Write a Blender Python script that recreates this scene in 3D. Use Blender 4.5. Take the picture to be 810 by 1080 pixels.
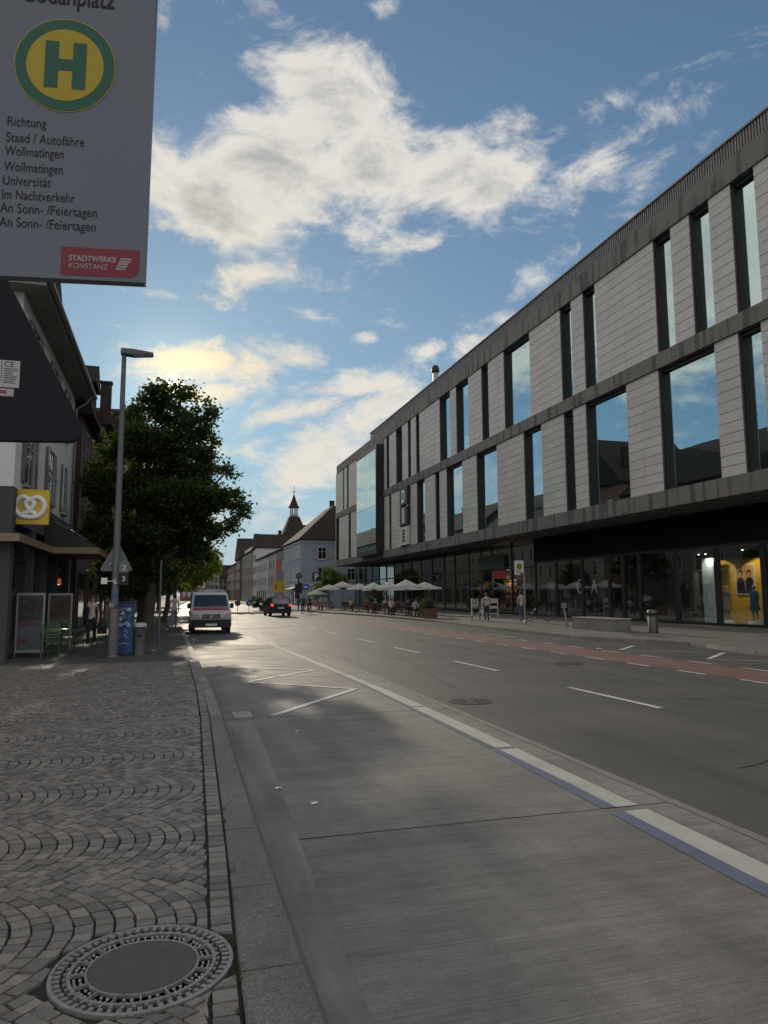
import bpy, bmesh, math, random
from mathutils import Vector, Matrix
from math import sin, cos, pi, radians, sqrt, atan2, exp
random.seed(7)
for o in list(bpy.data.objects):
    bpy.data.objects.remove(o)
S = bpy.context.scene
COL = S.collection

# ------------------------------------------------------------------ camera, world, sun, exposure
EXPOSURE = 0.0
SKY_STRENGTH = 0.10
SUN_STRENGTH = 2.0
SUN_EL, SUN_AZ = radians(15.93), radians(-0.32)      # azimuth clockwise from +Y (the street direction)
SUN_DIR = Vector((sin(SUN_AZ)*cos(SUN_EL), cos(SUN_AZ)*cos(SUN_EL), sin(SUN_EL)))

cam = bpy.data.cameras.new('camera')
camo = bpy.data.objects.new('camera', cam); COL.objects.link(camo)
yaw, pit, rol = radians(16.4477), radians(6.6124), radians(0.25)
fw = Vector((sin(yaw)*cos(pit), cos(yaw)*cos(pit), sin(pit)))
rt = Vector((cos(yaw), -sin(yaw), 0)); up = rt.cross(fw)
r2 = rt*cos(rol) - up*sin(rol); u2 = rt*sin(rol) + up*cos(rol)
camo.matrix_world = Matrix(((r2.x, u2.x, -fw.x, 0), (r2.y, u2.y, -fw.y, 0), (r2.z, u2.z, -fw.z, 1.65), (0, 0, 0, 1)))
cam.sensor_fit = 'VERTICAL'; cam.sensor_height = 36.0; cam.lens = 755.0/1080.0*36.0
cam.clip_start = 0.05; cam.clip_end = 6000
S.camera = camo
S.render.resolution_x, S.render.resolution_y = 768, 1024
S.view_settings.view_transform = 'Standard'; S.view_settings.look = 'None'
S.view_settings.gamma = 1.0; S.view_settings.use_curve_mapping = False
S.view_settings.exposure = EXPOSURE

world = bpy.data.worlds.new('World'); S.world = world; world.use_nodes = True
WN, WL = world.node_tree.nodes, world.node_tree.links
WN.clear()
def wn(t, **k):
    n = WN.new(t)
    for a, b in k.items(): setattr(n, a, b)
    return n
def wset(sock, v):
    if isinstance(v, bpy.types.NodeSocket): WL.new(v, sock)
    else: sock.default_value = v
def wm(op, a, b=0.0, c=0.0, clamp=False):
    n = wn('ShaderNodeMath', operation=op, use_clamp=clamp)
    wset(n.inputs[0], a); wset(n.inputs[1], b); wset(n.inputs[2], c)
    return n.outputs[0]
def wv(op, a, b):
    n = wn('ShaderNodeVectorMath', operation=op)
    wset(n.inputs[0], a); wset(n.inputs[1], b)
    return n.outputs['Value'] if op in ('DOT_PRODUCT', 'LENGTH') else n.outputs['Vector']
def wsmooth(x, lo, hi, a=0.0, b=1.0):
    n = wn('ShaderNodeMapRange', interpolation_type='SMOOTHSTEP')
    wset(n.inputs[0], x); n.inputs[1].default_value = lo; n.inputs[2].default_value = hi
    n.inputs[3].default_value = a; n.inputs[4].default_value = b
    return n.outputs[0]
def wmix(f, a, b):
    n = wn('ShaderNodeMix', data_type='RGBA')
    wset(n.inputs[0], f); wset(n.inputs[6], a); wset(n.inputs[7], b)
    return n.outputs[2]
tc = wn('ShaderNodeTexCoord')
D = wv('NORMALIZE', tc.outputs['Generated'], (0, 0, 0))
sky = wn('ShaderNodeTexSky', sky_type='NISHITA')
sky.sun_disc = False; sky.sun_elevation = SUN_EL; sky.sun_rotation = SUN_AZ
sky.air_density = 1.0; sky.dust_density = 0.35; sky.ozone_density = 2.2; sky.altitude = 400
def wnoise(vec, scale, detail, rough, dist=0.0):
    n = wn('ShaderNodeTexNoise'); n.noise_dimensions = '3D'
    wset(n.inputs['Vector'], vec); n.inputs['Scale'].default_value = scale
    n.inputs['Detail'].default_value = detail; n.inputs['Roughness'].default_value = rough
    n.inputs['Distortion'].default_value = dist
    return n
def wdens(vec):
    return wnoise(vec, 8.0, 10.0, 0.66, 0.3).outputs[0]
V1 = wv('MULTIPLY', D, (1.0, 1.0, 1.9))
n1 = wdens(V1)
n2 = wdens(wv('ADD', V1, (0.0, 0.012, 0.022)))
wide = wnoise(D, 2.6, 2.0, 0.5).outputs[0]
# clouds that stand in the sky as broad banks: direction, half-widths (radians), tilt, weight
BANKS = [
 ((0.164, 0.790, 0.591), 0.052, 0.057, 0.0, 0.42),
 ((0.164, 0.754, 0.637), 0.028, 0.028, 0, 0.2),
 ((0.120, 0.838, 0.532), 0.089, 0.053, 0.0, 0.44),
 ((0.053, 0.870, 0.490), 0.083, 0.048, 0, 0.42),
 ((0.235, 0.811, 0.536), 0.083, 0.042, 0, 0.42),
 ((0.349, 0.777, 0.523), 0.107, 0.039, -0.05, 0.44),
 ((0.457, 0.734, 0.503), 0.088, 0.030, -0.08, 0.32),
 ((0.519, 0.709, 0.478), 0.046, 0.021, 0, 0.2),
 ((0.058, 0.910, 0.412), 0.074, 0.017, 0.2, 0.28),
 ((0.005, 0.923, 0.385), 0.043, 0.012, 0, 0.22),
 ((0.311, 0.831, 0.460), 0.056, 0.015, 0.1, 0.22),
 ((0.232, 0.847, 0.479), 0.049, 0.018, 0.2, 0.22),
 ((-0.018, 0.849, 0.527), 0.029, 0.057, 0, 0.22),
 ((-0.027, 0.771, 0.636), 0.013, 0.023, 0, 0.2),
 ((0.055, 0.781, 0.622), 0.033, 0.028, 0, 0.08),
 ((0.069, 0.949, 0.307), 0.076, 0.028, 0.05, 0.44),
 ((0.058, 0.961, 0.270), 0.051, 0.023, 0.1, 0.40),
 ((0.154, 0.955, 0.253), 0.052, 0.013, 0.25, 0.32),
 ((0.203, 0.936, 0.288), 0.072, 0.016, 0.1, 0.25),
 ((0.189, 0.963, 0.193), 0.066, 0.033, 0.3, 0.33),
 ((0.250, 0.937, 0.245), 0.059, 0.018, 0.35, 0.31),
 ((0.101, 0.985, 0.140), 0.065, 0.018, 0, 0.25),
 ((0.076, 0.991, 0.107), 0.078, 0.013, 0, 0.22),
 ((0.238, 0.907, 0.348), 0.015, 0.008, 0, 0.24),
 ((0.327, 0.885, 0.331), 0.017, 0.008, 0.3, 0.26),
 ((0.376, 0.864, 0.334), 0.023, 0.010, 0.4, 0.27),
 ((0.161, 0.913, 0.375), 0.020, 0.006, 0, 0.18),
 ((0.465, 0.679, 0.568), 0.038, 0.016, 0.3, 0.15),
 ((0.564, 0.601, 0.567), 0.058, 0.027, 0.3, 0.15),
 ((0.582, 0.624, 0.521), 0.024, 0.011, 0.3, 0.14),
 ((0.295, 0.733, 0.613), 0.025, 0.009, 0.3, 0.12),
 ((0.206, 0.717, 0.666), 0.015, 0.009, 0, 0.2),
 ((-0.15, 0.97, 0.18), .14, .05, .1, .25), ((-0.35, 0.80, 0.48), .2, .10, .2, .30), ((-0.62, 0.70, 0.40), .25, .10, -.1, .44),
 ((-0.80, 0.45, 0.45), .25, .14, .1, .40), ((-0.6, 0.5, 0.62), .25, .12, .1, .26),
]
tot = None
for c, sx, sy, tilt, w in BANKS:
    c = Vector(c).normalized()
    e1 = Vector((c.y, -c.x, 0)).normalized(); e2 = e1.cross(c)
    if e2.z < 0: e2 = -e2
    a1 = (e1*cos(tilt) + e2*sin(tilt))/sx; a2 = (e2*cos(tilt) - e1*sin(tilt))/sy
    da = wv('DOT_PRODUCT', D, tuple(a1)); db = wv('DOT_PRODUCT', D, tuple(a2))
    # offset the centre
    da = wm('SUBTRACT', da, a1.dot(c)); db = wm('SUBTRACT', db, a2.dot(c))
    q = wm('ADD', wm('MULTIPLY', da, da), wm('MULTIPLY', db, db))
    g = wm('MULTIPLY', wm('POWER', 2.718, wm('MULTIPLY', q, -0.55)), w*1.18+.02)
    tot = g if tot is None else wm('MAXIMUM', tot, g)
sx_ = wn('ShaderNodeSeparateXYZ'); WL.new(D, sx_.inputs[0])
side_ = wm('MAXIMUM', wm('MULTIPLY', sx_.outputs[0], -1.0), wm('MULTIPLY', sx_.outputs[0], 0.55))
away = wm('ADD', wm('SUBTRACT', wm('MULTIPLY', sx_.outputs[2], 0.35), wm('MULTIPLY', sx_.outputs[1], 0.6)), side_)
rear = wsmooth(away, 0.18, 0.60)                         # unseen bright cloud added beside and behind the camera to lift ambient light
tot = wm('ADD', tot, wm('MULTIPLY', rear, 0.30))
field = wm('ADD', wm('ADD', wm('MULTIPLY', wm('SUBTRACT', n1, 0.5), 1.5), tot), wm('MULTIPLY', wm('SUBTRACT', wide, 0.5), 0.25))
fieldb = wm('ADD', wm('ADD', wm('MULTIPLY', wm('SUBTRACT', n2, 0.5), 1.5), tot), wm('MULTIPLY', wm('SUBTRACT', wide, 0.5), 0.25))
cover = wsmooth(field, 0.08, 0.43)
thick = wsmooth(fieldb, 0.36, 0.78)
sund = wv('DOT_PRODUCT', D, tuple(SUN_DIR))
near = wm('POWER', wm('MAXIMUM', sund, 0.0), 60.0)
veryn = wm('POWER', wm('MAXIMUM', sund, 0.0), 330.0)
core = wm('POWER', wm('MAXIMUM', sund, 0.0), 36000.0)
K = 1.0/SKY_STRENGTH
def kc(r, g, b): return (r*K, g*K, b*K, 1)
ccol = wmix(thick, kc(.80, .765, .70), kc(.43, .43, .435))
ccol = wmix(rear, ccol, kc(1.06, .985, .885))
ccol = wmix(wm('MULTIPLY', near, 0.75, clamp=True), ccol, kc(.92, .78, .54))
ccol = wmix(wm('MULTIPLY', veryn, 0.9, clamp=True), ccol, kc(1.25, .97, .52))
skyt = wn('ShaderNodeMix', data_type='RGBA', blend_type='MULTIPLY'); skyt.inputs[0].default_value = 1.0
sep = wn('ShaderNodeSeparateColor'); WL.new(sky.outputs[0], sep.inputs[0]); cmb = wn('ShaderNodeCombineColor')
for i_, (ga, kn) in enumerate(((1.30, 2.6), (1.37, 1.5), (1.40, 1.1))):       # soft shoulder, so the sky by the sun keeps its blue
    x_ = wm('MULTIPLY', sep.outputs[i_], SKY_STRENGTH)
    WL.new(wm('MULTIPLY', wm('DIVIDE', wm('MULTIPLY', x_, ga), wm('ADD', wm('MULTIPLY', x_, kn), 1.0)), K), cmb.inputs[i_])
WL.new(cmb.outputs[0], skyt.inputs[6]); skyt.inputs[7].default_value = (1, 1, 1, 1)
lowair = wsmooth(sx_.outputs[2], 0.20, -0.02)
lowsky = wmix(wm('MULTIPLY', lowair, 0.85), skyt.outputs[2], kc(.50, .545, .57))
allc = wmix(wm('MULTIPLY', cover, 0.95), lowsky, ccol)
glow = wn('ShaderNodeMix', data_type='RGBA', blend_type='ADD'); glow.inputs[0].default_value = 1.0
WL.new(allc, glow.inputs[6])
gl = wmix(0.0, kc(0, 0, 0), kc(0, 0, 0))
halo = wm('POWER', wm('MAXIMUM', sund, 0.0), 420.0)
core = wm('ADD', core, wm('MULTIPLY', halo, 0.03))
gs = wn('ShaderNodeVectorMath', operation='SCALE'); gs.inputs[0].default_value = (9*K, 7.8*K, 5.6*K); WL.new(core, gs.inputs[3])
WL.new(gs.outputs[0], glow.inputs[7])
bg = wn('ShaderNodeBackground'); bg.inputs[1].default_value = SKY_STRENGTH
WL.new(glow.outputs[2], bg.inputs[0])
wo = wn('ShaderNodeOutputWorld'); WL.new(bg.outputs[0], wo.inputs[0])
world.cycles.sampling_method = 'MANUAL'; world.cycles.sample_map_resolution = 1024

sl = bpy.data.lights.new('sun', 'SUN'); sl.energy = SUN_STRENGTH; sl.angle = radians(0.9); sl.color = (1.0, 0.86, 0.66)
so = bpy.data.objects.new('sun', sl); COL.objects.link(so)
so.rotation_euler = (-SUN_DIR).to_track_quat('-Z', 'Y').to_euler(); so.location = SUN_DIR*400

# ------------------------------------------------------------------ materials
MATS = {}
def mat(name, col, rough=.6, metal=0.0, var=.15, scale=4.0, bump=0.0, bscale=40.0, island=0.0, spec=.5,
        stretch=(1, 1, 1), transl=0.0, coat=0.0, world_co=False, detail=6.0, emit=None, estr=0.0, stain=None):
    if name in MATS: return MATS[name]
    m = bpy.data.materials.new(name); m.use_nodes = True
    nt = m.node_tree; N, L = nt.nodes, nt.links
    b = N['Principled BSDF']; b.inputs['Roughness'].default_value = rough; b.inputs['Metallic'].default_value = metal
    b.inputs['Specular IOR Level'].default_value = spec
    if coat: b.inputs['Coat Weight'].default_value = coat; b.inputs['Coat Roughness'].default_value = .08
    if world_co:
        co = N.new('ShaderNodeNewGeometry').outputs['Position']
    else:
        co = N.new('ShaderNodeTexCoord').outputs['Object']
    mp = N.new('ShaderNodeMapping'); mp.inputs['Scale'].default_value = stretch; L.new(co, mp.inputs[0])
    n = N.new('ShaderNodeTexNoise'); n.inputs['Scale'].default_value = scale; n.inputs['Detail'].default_value = detail
    n.inputs['Roughness'].default_value = .62
    L.new(mp.outputs[0], n.inputs['Vector'])
    mr = N.new('ShaderNodeMapRange'); mr.inputs[1].default_value = .25; mr.inputs[2].default_value = .75
    mr.inputs[3].default_value = 1-var; mr.inputs[4].default_value = 1+var
    L.new(n.outputs[0], mr.inputs[0])
    val = mr.outputs[0]
    if island:
        g = N.new('ShaderNodeNewGeometry'); r = N.new('ShaderNodeMapRange')
        r.inputs[3].default_value = 1-island; r.inputs[4].default_value = 1+island
        L.new(g.outputs['Random Per Island'], r.inputs[0])
        mu = N.new('ShaderNodeMath'); mu.operation = 'MULTIPLY'; L.new(val, mu.inputs[0]); L.new(r.outputs[0], mu.inputs[1]); val = mu.outputs[0]
    if stain:                                             # (scale vector, lo, hi, darkest)
        mp2 = N.new('ShaderNodeMapping'); mp2.inputs['Scale'].default_value = stain[0]; L.new(co, mp2.inputs[0])
        n3 = N.new('ShaderNodeTexNoise'); n3.inputs['Scale'].default_value = 1.0; n3.inputs['Detail'].default_value = 4
        L.new(mp2.outputs[0], n3.inputs['Vector'])
        r3 = N.new('ShaderNodeMapRange'); r3.inputs[1].default_value = stain[1]; r3.inputs[2].default_value = stain[2]
        r3.inputs[3].default_value = 1.0; r3.inputs[4].default_value = stain[3]; L.new(n3.outputs[0], r3.inputs[0])
        mu = N.new('ShaderNodeMath'); mu.operation = 'MULTIPLY'; L.new(val, mu.inputs[0]); L.new(r3.outputs[0], mu.inputs[1]); val = mu.outputs[0]
    h = N.new('ShaderNodeHueSaturation'); h.inputs['Color'].default_value = (*col, 1); L.new(val, h.inputs['Value'])
    L.new(h.outputs[0], b.inputs['Base Color'])
    rr = N.new('ShaderNodeMapRange'); rr.inputs[3].default_value = max(0, rough-.08); rr.inputs[4].default_value = min(1, rough+.08)
    L.new(n.outputs[0], rr.inputs[0])
    if rough > .12: L.new(rr.outputs[0], b.inputs['Roughness'])
    if bump:
        n2 = N.new('ShaderNodeTexNoise'); n2.inputs['Scale'].default_value = bscale; n2.inputs['Detail'].default_value = 5
        L.new(mp.outputs[0], n2.inputs['Vector'])
        bu = N.new('ShaderNodeBump'); bu.inputs['Strength'].default_value = bump; bu.inputs['Distance'].default_value = .02
        L.new(n2.outputs[0], bu.inputs['Height']); L.new(bu.outputs[0], b.inputs['Normal'])
    if emit:
        b.inputs['Emission Color'].default_value = (*emit, 1); b.inputs['Emission Strength'].default_value = estr
    if transl:
        t = N.new('ShaderNodeBsdfTranslucent'); t.inputs[0].default_value = (min(1, col[0]*4.4), min(1, col[1]*3.9), col[2]*2.0, 1)
        mx = N.new('ShaderNodeMixShader'); mx.inputs[0].default_value = transl
        L.new(b.outputs[0], mx.inputs[1]); L.new(t.outputs[0], mx.inputs[2])
        L.new(mx.outputs[0], N['Material Output'].inputs[0])
    MATS[name] = m
    return m
def glass_mirror(name, tint, dark, fac):
    """coated pane: a tinted mirror over a dark room"""
    m = bpy.data.materials.new(name); m.use_nodes = True; N, L = m.node_tree.nodes, m.node_tree.links
    b = N['Principled BSDF']; b.inputs['Base Color'].default_value = (*dark, 1); b.inputs['Roughness'].default_value = .1
    g = N.new('ShaderNodeBsdfGlossy'); g.inputs[0].default_value = (*tint, 1); g.inputs[1].default_value = .012
    lw = N.new('ShaderNodeLayerWeight'); lw.inputs[0].default_value = .35
    mr = N.new('ShaderNodeMapRange'); mr.inputs[3].default_value = fac; mr.inputs[4].default_value = min(1, fac+.35); L.new(lw.outputs['Fresnel'], mr.inputs[0])
    tcn = N.new('ShaderNodeTexCoord'); n = N.new('ShaderNodeTexNoise'); n.inputs['Scale'].default_value = .45; n.inputs['Detail'].default_value = 1.0
    L.new(tcn.outputs['Object'], n.inputs['Vector'])
    bu = N.new('ShaderNodeBump'); bu.inputs['Strength'].default_value = .05; bu.inputs['Distance'].default_value = .05
    L.new(n.outputs[0], bu.inputs['Height']); L.new(bu.outputs[0], g.inputs['Normal'])
    mx = N.new('ShaderNodeMixShader'); L.new(mr.outputs[0], mx.inputs[0]); L.new(b.outputs[0], mx.inputs[1]); L.new(g.outputs[0], mx.inputs[2])
    L.new(mx.outputs[0], N['Material Output'].inputs[0]); MATS[name] = m
    return m
def glass_clear(name, tint, refl):
    m = bpy.data.materials.new(name); m.use_nodes = True; N, L = m.node_tree.nodes, m.node_tree.links
    t = N.new('ShaderNodeBsdfTransparent'); t.inputs[0].default_value = (*tint, 1)
    g = N.new('ShaderNodeBsdfGlossy'); g.inputs[0].default_value = (.9, .95, .95, 1); g.inputs[1].default_value = .01
    lw = N.new('ShaderNodeLayerWeight'); lw.inputs[0].default_value = .3
    mr = N.new('ShaderNodeMapRange'); mr.inputs[3].default_value = refl; mr.inputs[4].default_value = .26; L.new(lw.outputs['Fresnel'], mr.inputs[0])
    mx = N.new('ShaderNodeMixShader'); L.new(mr.outputs[0], mx.inputs[0]); L.new(t.outputs[0], mx.inputs[1]); L.new(g.outputs[0], mx.inputs[2])
    L.new(mx.outputs[0], N['Material Output'].inputs[0]); MATS[name] = m
    return m

# ------------------------------------------------------------------ mesh helpers
class MB:
    def __init__(s): s.v = []; s.f = []; s.mi = []; s.sm = []
    def add(s, vs, fs, mi=0, sm=False):
        k = len(s.v); s.v += [tuple(p) for p in vs]
        for f in fs: s.f.append(tuple(i+k for i in f)); s.mi.append(mi); s.sm.append(sm)
        return s
    def box(s, x0, x1, y0, y1, z0, z1, mi=0):
        vs = [(x0,y0,z0),(x1,y0,z0),(x1,y1,z0),(x0,y1,z0),(x0,y0,z1),(x1,y0,z1),(x1,y1,z1),(x0,y1,z1)]
        return s.add(vs, [(3,2,1,0),(4,5,6,7),(0,1,5,4),(1,2,6,5),(2,3,7,6),(3,0,4,7)], mi)
    def bar(s, p, q, w, h, mi=0, upv=(0,0,1)):
        p, q = Vector(p), Vector(q); d = (q-p).normalized(); u = Vector(upv)
        if abs(d.dot(u)) > .98: u = Vector((1,0,0))
        r = d.cross(u).normalized(); u = r.cross(d)
        vs = [e + r*a*w/2 + u*b*h/2 for e in (p, q) for a, b in ((-1,-1),(1,-1),(1,1),(-1,1))]
        return s.add(vs, [(3,2,1,0),(4,5,6,7),(0,1,5,4),(1,2,6,5),(2,3,7,6),(3,0,4,7)], mi)
    def tube(s, pts, rad, n=10, mi=0, caps=True, sm=True):
        pts = [Vector(p) for p in pts]
        if not isinstance(rad, (list, tuple)): rad = [rad]*len(pts)
        rings = []; pr = None
        for i, p in enumerate(pts):
            d = (pts[min(i+1, len(pts)-1)] - pts[max(i-1, 0)]).normalized()
            if pr is None:
                a = Vector((0,0,1)) if abs(d.z) < .9 else Vector((1,0,0)); r = d.cross(a).normalized()
            else:
                r = (pr - d*pr.dot(d)).normalized()
            pr = r; u = d.cross(r)
            rings.append([p + (r*cos(2*pi*k/n) + u*sin(2*pi*k/n))*rad[i] for k in range(n)])
        vs = [q for R in rings for q in R]; fs = []
        for i in range(len(rings)-1):
            for k in range(n):
                a = i*n+k; b = i*n+(k+1) % n; fs.append((a, b, b+n, a+n))
        s.add(vs, fs, mi, sm)
        if caps:
            s.add(rings[0], [tuple(range(n))[::-1]], mi); s.add(rings[-1], [tuple(range(n))], mi)
        return s
    def lathe(s, prof, c=(0,0,0), n=24, mi=0, sm=True, axis='z'):
        vs = []
        for r, z in prof:
            for k in range(n):
                a = 2*pi*k/n; p = (r*cos(a), r*sin(a), z)
                if axis == 'y': p = (p[0], p[2], p[1])
                if axis == 'x': p = (p[2], p[0], p[1])
                vs.append((c[0]+p[0], c[1]+p[1], c[2]+p[2]))
        fs = [(i*n+k, i*n+(k+1) % n, (i+1)*n+(k+1) % n, (i+1)*n+k) for i in range(len(prof)-1) for k in range(n)]
        return s.add(vs, fs, mi, sm)
    def prism(s, poly, a0, a1, axis='y', mi=0):
        """polygon in the plane across `axis`, extruded from a0 to a1"""
        def P(u, v, a): return {'y': (u, a, v), 'x': (a, u, v), 'z': (u, v, a)}[axis]
        n = len(poly); vs = [P(u, v, a0) for u, v in poly] + [P(u, v, a1) for u, v in poly]
        return s.add(vs, [tuple(range(n)), tuple(range(2*n-1, n-1, -1))] + [(i, i+n, (i+1) % n+n, (i+1) % n) for i in range(n)], mi)
    def ball(s, c, r, n=14, m=8, mi=0):
        if not isinstance(r, (tuple, list)): r = (r, r, r)
        vs = [(c[0]+r[0]*sin(pi*j/m)*cos(2*pi*k/n), c[1]+r[1]*sin(pi*j/m)*sin(2*pi*k/n), c[2]+r[2]*cos(pi*j/m)) for j in range(m+1) for k in range(n)]
        return s.add(vs, [(j*n+k, (j+1)*n+k, (j+1)*n+(k+1) % n, j*n+(k+1) % n) for j in range(m) for k in range(n)], mi, True)
    def quad(s, a, b, c, d, mi=0): return s.add([a, b, c, d], [(0,1,2,3)], mi)
    def build(s, name, mats, parent=None, bevel=0.0, fix=True, xf=None):
        me = bpy.data.meshes.new(name); me.from_pydata(s.v, [], s.f)
        if not isinstance(mats, (list, tuple)): mats = [mats]
        for m in mats: me.materials.append(m)
        me.polygons.foreach_set('material_index', s.mi); me.polygons.foreach_set('use_smooth', s.sm)
        if xf is not None: me.transform(xf)
        if fix or bevel:
            bm = bmesh.new(); bm.from_mesh(me)
            bmesh.ops.remove_doubles(bm, verts=bm.verts, dist=1e-5) if bevel else None
            if fix: bmesh.ops.recalc_face_normals(bm, faces=bm.faces)
            if bevel:
                ed = [e for e in bm.edges if len(e.link_faces) == 2 and e.calc_face_angle(0) > .5]
                bmesh.ops.bevel(bm, geom=ed, offset=bevel, segments=2, affect='EDGES', clamp_overlap=True)
            bm.to_mesh(me); bm.free()
        o = bpy.data.objects.new(name, me); COL.objects.link(o)
        if parent: o.parent = parent
        return o
def tag(o, label=None, cat=None, group=None, kind=None):
    if label: o['label'] = label
    if cat: o['category'] = cat
    if group: o['group'] = group
    if kind: o['kind'] = kind
    return o
def thing(name, loc, label, cat, rz=0.0, group=None):
    o = bpy.data.objects.new(name, None); COL.objects.link(o); o.location = loc; o.rotation_euler = (0, 0, rz)
    o.empty_display_size = .2
    return tag(o, label, cat, group)
def dup(root, loc, rz=None, label=None):
    r = root.copy(); COL.objects.link(r); r.location = loc
    if rz is not None: r.rotation_euler = (0, 0, rz)
    if label: r['label'] = label
    for ch in list(root.children):
        c = ch.copy(); COL.objects.link(c); c.parent = r
        for g in list(ch.children):
            d = g.copy(); COL.objects.link(d); d.parent = c
    return r
def text(name, s, size, m, parent, origin, right, upv, xs=1.0, ext=.001, bold=0.0, align='LEFT'):
    cu = bpy.data.curves.new(name, 'FONT'); cu.body = s; cu.size = size; cu.extrude = ext; cu.offset = bold; cu.align_x = align
    t = bpy.data.objects.new('tmp', cu); COL.objects.link(t)
    bpy.context.view_layer.update()
    me = bpy.data.meshes.new_from_object(t.evaluated_get(bpy.context.evaluated_depsgraph_get()))
    bpy.data.objects.remove(t)
    me.name = name; me.materials.clear(); me.materials.append(m)
    R, U = Vector(right).normalized(), Vector(upv).normalized(); Nn = R.cross(U); o = Vector(origin)
    me.transform(Matrix(((R.x*xs, U.x, Nn.x, o.x), (R.y*xs, U.y, Nn.y, o.y), (R.z*xs, U.z, Nn.z, o.z), (0,0,0,1))))
    ob = bpy.data.objects.new(name, me); COL.objects.link(ob)
    if parent: ob.parent = parent
    return ob
def lerp(pts, y):
    """polyline value: pts = [(y, x), ...]"""
    if y <= pts[0][0]: return pts[0][1]
    for (a, p), (b, q) in zip(pts, pts[1:]):
        if y <= b: return p + (q-p)*(y-a)/(b-a)
    return pts[-1][1]
def strip(mb, left, right, ys, z, mi=0):
    """sheet between two polylines x(y)"""
    for a, b in zip(ys, ys[1:]):
        mb.quad((lerp(left, a), a, z), (lerp(right, a), a, z), (lerp(right, b), b, z), (lerp(left, b), b, z), mi)
    return mb
def frange(a, b, st):
    n = max(1, int(round((b-a)/st))); return [a+(b-a)*i/n for i in range(n+1)]

M = {}
M['asphalt'] = mat('asphalt', (.064, .062, .059), .64, var=.22, scale=.8, bump=.35, bscale=120, world_co=True, stain=((.05, .9, 1), .48, .7, .72))
M['ground'] = mat('earth', (.09, .085, .075), .9, var=.3, scale=.2, world_co=True)
M['cycle'] = mat('red_asphalt', (.165, .082, .072), .75, var=.16, scale=1.2, bump=.25, bscale=100, world_co=True, stain=((.3, .3, 1), .45, .7, .72))
M['paint'] = mat('road_paint', (.50, .50, .48), .6, var=.22, scale=9, world_co=True, stain=((3, 3, 1), .52, .75, .45))
M['stripe'] = mat('pale_stripe', (.38, .375, .35), .7, var=.14, scale=3, bump=.15, bscale=80, world_co=True, stain=((2, .4, 1), .5, .8, .7))
M['bluestripe'] = mat('blue_stripe', (.085, .11, .165), .75, var=.2, scale=4, world_co=True, stain=((3, 1, 1), .5, .8, .7))
M['smoothpave'] = mat('pavement_asphalt', (.062, .06, .058), .8, var=.2, scale=2, bump=.25, bscale=90, world_co=True)
M['paving'] = mat('paving_slabs', (.16, .155, .15), .8, var=.16, scale=1.2, bump=.1, world_co=True)
M['granite'] = mat('granite', (.143, .139, .131), .75, var=.16, scale=6, bump=.5, bscale=170, island=.1, world_co=True)
M['kerbstone'] = mat('kerbstone', (.19, .18, .165), .75, var=.2, scale=3, bump=.2, world_co=True, island=.12)
M['cobble'] = mat('cobble', (.172, .160, .147), .62, var=.26, scale=14, bump=.45, bscale=70, island=.34, world_co=True)
M['joint'] = mat('joint_sand', (.022, .020, .018), .95, var=.3, scale=12, bump=.4, world_co=True)
M['moss'] = mat('moss', (.05, .065, .018), .95, var=.4, scale=30, bump=.6, world_co=True)
M['dark'] = mat('dark_metal', (.018, .019, .022), .45, var=.15)
M['black'] = mat('black_plastic', (.012, .012, .014), .5, var=.1)
M['concrete_b'] = mat('weathered_concrete', (.152, .147, .142), .8, var=.15, scale=1.0, bump=.15, bscale=12, stain=((2.2, 2.2, .18), .52, .61, .48))
M['tile'] = mat('stone_tile', (.475, .468, .46), .62, var=.07, scale=1.5, bump=.04, island=.055, stain=((.9, .9, .06), .54, .75, .86))
M['metalroof'] = mat('ribbed_zinc', (.20, .195, .19), .5, metal=.3, var=.15, scale=1)
M['steel'] = mat('galvanised_steel', (.30, .31, .32), .45, metal=.7, var=.15, scale=8)
M['postgrey'] = mat('grey_post_paint', (.10, .11, .12), .5, var=.15, scale=6)
M['white'] = mat('white_paint', (.75, .75, .74), .45, var=.05)
M['render_white'] = mat('white_render', (.62, .62, .62), .85, var=.08, scale=1.5, bump=.1, stain=((1, 1, .2), .55, .8, .85))
M['glass_up'] = glass_mirror('coated_glass', (.56, .71, .72), (.006, .009, .010), .50)
M['glass_dark'] = glass_mirror('window_glass', (.70, .75, .78), (.012, .014, .016), .22)
M['glass_shop'] = glass_clear('shop_glass', (.74, .82, .80), .05)
M['glass_low'] = glass_clear('dim_glass', (.36, .42, .42), .07)
M['bark'] = mat('bark', (.07, .058, .045), .9, var=.3, scale=8, bump=.8, bscale=20, stretch=(1, 1, .3))
M['leaf'] = mat('leaf', (.026, .045, .013), .6, var=.35, scale=1.2, island=.5, transl=.5)
M['leaf_pale'] = mat('leaf_pale', (.085, .125, .03), .55, var=.3, scale=2, island=.4, transl=.45)
M['leaf_dark'] = mat('leaf_dark', (.03, .05, .018), .6, var=.3, scale=2, island=.4, transl=.25)
M['rooftile'] = mat('clay_tiles', (.042, .033, .031), .9, spec=.15, var=.25, scale=3, bump=.3, bscale=12, stain=((1, 1, .3), .5, .8, .7))
M['rooftile_grey'] = mat('grey_roof_tiles', (.085, .074, .068), .9, spec=.15, var=.25, scale=2, bump=.3, bscale=12)
M['skin'] = mat('skin', (.48, .29, .21), .55, var=.06)
M['hair_dark'] = mat('dark_hair', (.025, .018, .014), .6, var=.3, scale=40)
M['hair_brown'] = mat('brown_hair', (.09, .05, .03), .6, var=.3, scale=40)
M['hair_fair'] = mat('fair_hair', (.28, .2, .11), .6, var=.3, scale=40)
M['rubber'] = mat('tyre_rubber', (.012, .012, .012), .8, var=.2)
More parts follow.
